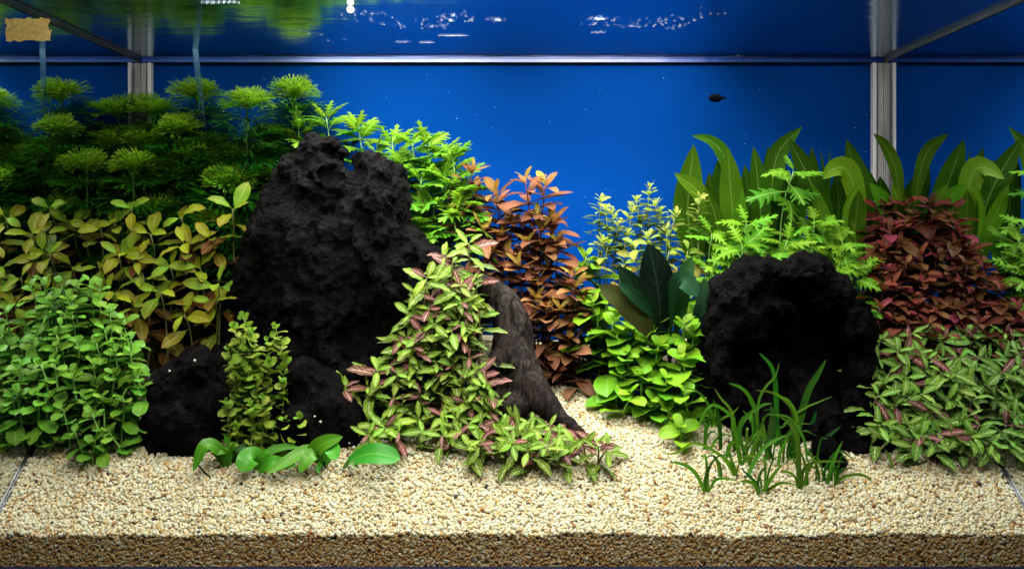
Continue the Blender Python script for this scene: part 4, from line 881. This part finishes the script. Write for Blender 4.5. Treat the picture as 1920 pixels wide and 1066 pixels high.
# tape on the front glass
def ragged(x0, x1, y0, y1, seed, n_=16, amp=2.2):
    r = random.Random(seed); q = []
    for i in range(n_): q.append((x0 + (x1 - x0) * i / n_, y0 + r.uniform(-amp, amp)))
    for i in range(6): q.append((x1 + r.uniform(-amp, amp), y0 + (y1 - y0) * i / 6))
    for i in range(n_): q.append((x1 - (x1 - x0) * i / n_, y1 + r.uniform(-amp, amp)))
    for i in range(6): q.append((x0 + r.uniform(-amp, amp), y1 - (y1 - y0) * i / 6))
    return q
tape = empty("masking_tape", P(52, 57, -.006))
for nm, q, dyy in (("strip", ragged(11, 92, 35, 58, 1), 0), ("strip", ragged(10, 96, 56, 77, 2), .0006)):
    pts_ = [P(x, y, -.0062 - dyy) - tape.location for x, y in q]; nq = len(pts_); V = pts_ + [p + Vector((0, -.0004, 0)) for p in pts_]
    Fc = [tuple(range(nq)), tuple(range(nq, 2 * nq))[::-1]] + [(i, i + nq, (i + 1) % nq + nq, (i + 1) % nq) for i in range(nq)]
    obj(nm, mesh(nm, V, Fc, mat=M['tape'], smooth=False), tape)
tag(tape, "torn patch of tan masking tape stuck near the tank's top corner", "tape")
# pinkish reflection of a lamp on the surface, made as a small glowing ball
bm = bmesh.new(); bmesh.ops.create_uvsphere(bm, u_segments=16, v_segments=10, radius=.0042); m = bpy.data.meshes.new("lamp_glint"); bm.to_mesh(m); bm.free(); m.materials.append(M['glint'])
m.polygons.foreach_set("use_smooth", [True] * len(m.polygons))
dd = (WATER - .004 - CZ) * F / (HY - 17); ob = obj("lamp_glint", m); ob.location = ((657 - CX) * dd / F, dd - D0, WATER - .0045); tag(ob, "tiny round glowing pinkish lamp glint at the water surface", "lamp")
# lamp glints on the ripples, modelled as thin pale strips
r = random.Random(77); V, Fc = [], []
def squiggle(px, py, lpx, wpx, amp):
    d = (WATER - CZ) * F / (HY - py); s = d / F; y0 = d - D0; x0 = (px - CX) * s; ph = r.uniform(0, 6); n_ = max(4, int(lpx / 2)); b = len(V)
    for i in range(n_ + 1):
        t = i / n_; x = x0 + (t - .5) * lpx * s; yy = y0 + (math.sin(ph + i * 1.3) * amp + r.uniform(-.3, .3) * amp) * .0028; ww = wpx * .0009 * (.3 + .7 * math.sin(math.pi * t)) * r.uniform(.4, 1.2)
        V.append((x, yy - ww, WATER - .0009)); V.append((x, yy + ww, WATER - .0009))
    for i in range(n_): Fc.append((b + 2 * i, b + 2 * i + 1, b + 2 * i + 3, b + 2 * i + 2))
for cx_, cy_, sx_, sy_, k in ((848, 30, 26, 6, 14), (880, 36, 10, 5, 6), (925, 36, 16, 5, 10), (1120, 33, 22, 4, 12), (1112, 44, 30, 5, 8), (1185, 45, 30, 6, 10), (1250, 38, 40, 10, 14), (780, 44, 60, 8, 16), (700, 30, 70, 12, 14), (1270, 48, 10, 6, 4), (1300, 30, 60, 10, 6), (1390, 107, 50, 4, 10), (830, 48, 18, 4, 4), (600, 60, 40, 20, 4)):
    for _ in range(int(k * 1.5)): squiggle(cx_ + r.gauss(0, sx_ * .6), cy_ + r.gauss(0, sy_ * .6), r.uniform(2, 8), r.uniform(.15, .6), r.uniform(.3, 1.4))
squiggle(850, 66, 58, .9, 1); squiggle(800, 79, 30, .8, 1); squiggle(755, 78, 30, .5, 1); squiggle(1122, 60, 28, .8, 2.0); squiggle(845, 38, 6, 3, .3); squiggle(1124, 35, 20, 2.6, 1); squiggle(934, 37, 12, 2.6, 1); squiggle(415, 3, 70, 2.2, 2); squiggle(390, 4, 30, 2.2, 2)
tag(obj("ripple_glints", mesh("ripple_glints", V, Fc, mat=M['ripple_glints'])), "thin broken white lamp glints on the water surface", "ripple_glints", kind='stuff')
# twigs on the gravel
for q, rr_, lab in (([(372, 872, .05), (385, 886, .045), (396, 896, .042)], .0011, "short thin black twig lying on gravel by a glossy plant"), ([(1020, 690, .24), (1075, 706, .235), (1095, 715, .23)], .0008, "thin brown twig on gravel at the rust stems' foot")):
    pp = [P(*t) for t in q]
    for p in pp: p.z = max(p.z, ground(p.x, p.y) + .002)
    ob = obj("twig", tube_mesh("twig", [p - pp[0] for p in pp], [rr_, rr_, rr_ * .6], M['wood'] if rr_ > .001 else M['root'], 6)); ob.location = pp[0]; tag(ob, lab, "twig")

# stray grains caught on the wood
from mathutils.bvhtree import BVHTree
woods = []
for o in (big, lf, lm, rt, ar, sm):
    woods.append((BVHTree.FromPolygons([v.co + o.location for v in o.data.vertices], [tuple(p.vertices) for p in o.data.polygons])))
bm = bmesh.new(); eye = Vector((0, -D0, CZ)); r = random.Random(5)
for (px, py, sz) in ((304, 668, 2.0), (365, 675, 1.9), (318, 695, 1.7), (590, 780, 1.5), (601, 790, 2.0), (655, 830, 1.6), (1590, 828, 1.8), (1618, 836, 2.2), (1625, 842, 1.8), (1640, 822, 1.6), (1645, 838, 2.0), (1600, 838, 1.6)):
    d = (P(px, py, 0.2) - eye).normalized(); best = None
    for t_ in woods:
        hit = t_.ray_cast(eye, d)
        if hit[0] is not None and (best is None or hit[3] < best[3]): best = hit
    if best:
        mt = Matrix.Translation(best[0] - d * 0.0006) @ Matrix.Diagonal((sz * .001, sz * .0008, sz * .0009, 1)) @ Matrix.Rotation(r.uniform(0, 6), 4, 'Y')
        bmesh.ops.create_icosphere(bm, subdivisions=1, radius=1.0, matrix=mt)
m = bpy.data.meshes.new("stray_gravel"); bm.to_mesh(m); bm.free(); m.materials.append(M['grain'])
tag(obj("stray_gravel", m), "scattered pale gravel grains caught on the black driftwood", "gravel", kind='stuff')
bm = bmesh.new()
for i in range(70):
    Y = r.uniform(.15, .43); mt = Matrix.Translation(P(r.uniform(300, 1640), r.uniform(130, 420), Y)) @ Matrix.Scale(r.uniform(.00025, .0006), 4)
    bmesh.ops.create_icosphere(bm, subdivisions=1, radius=1.0, matrix=mt)
m = bpy.data.meshes.new("floating_specks"); bm.to_mesh(m); bm.free(); m.materials.append(M['ripple_glints'])
tag(obj("floating_specks", m), "tiny pale specks drifting in the open water", "specks", kind='stuff')
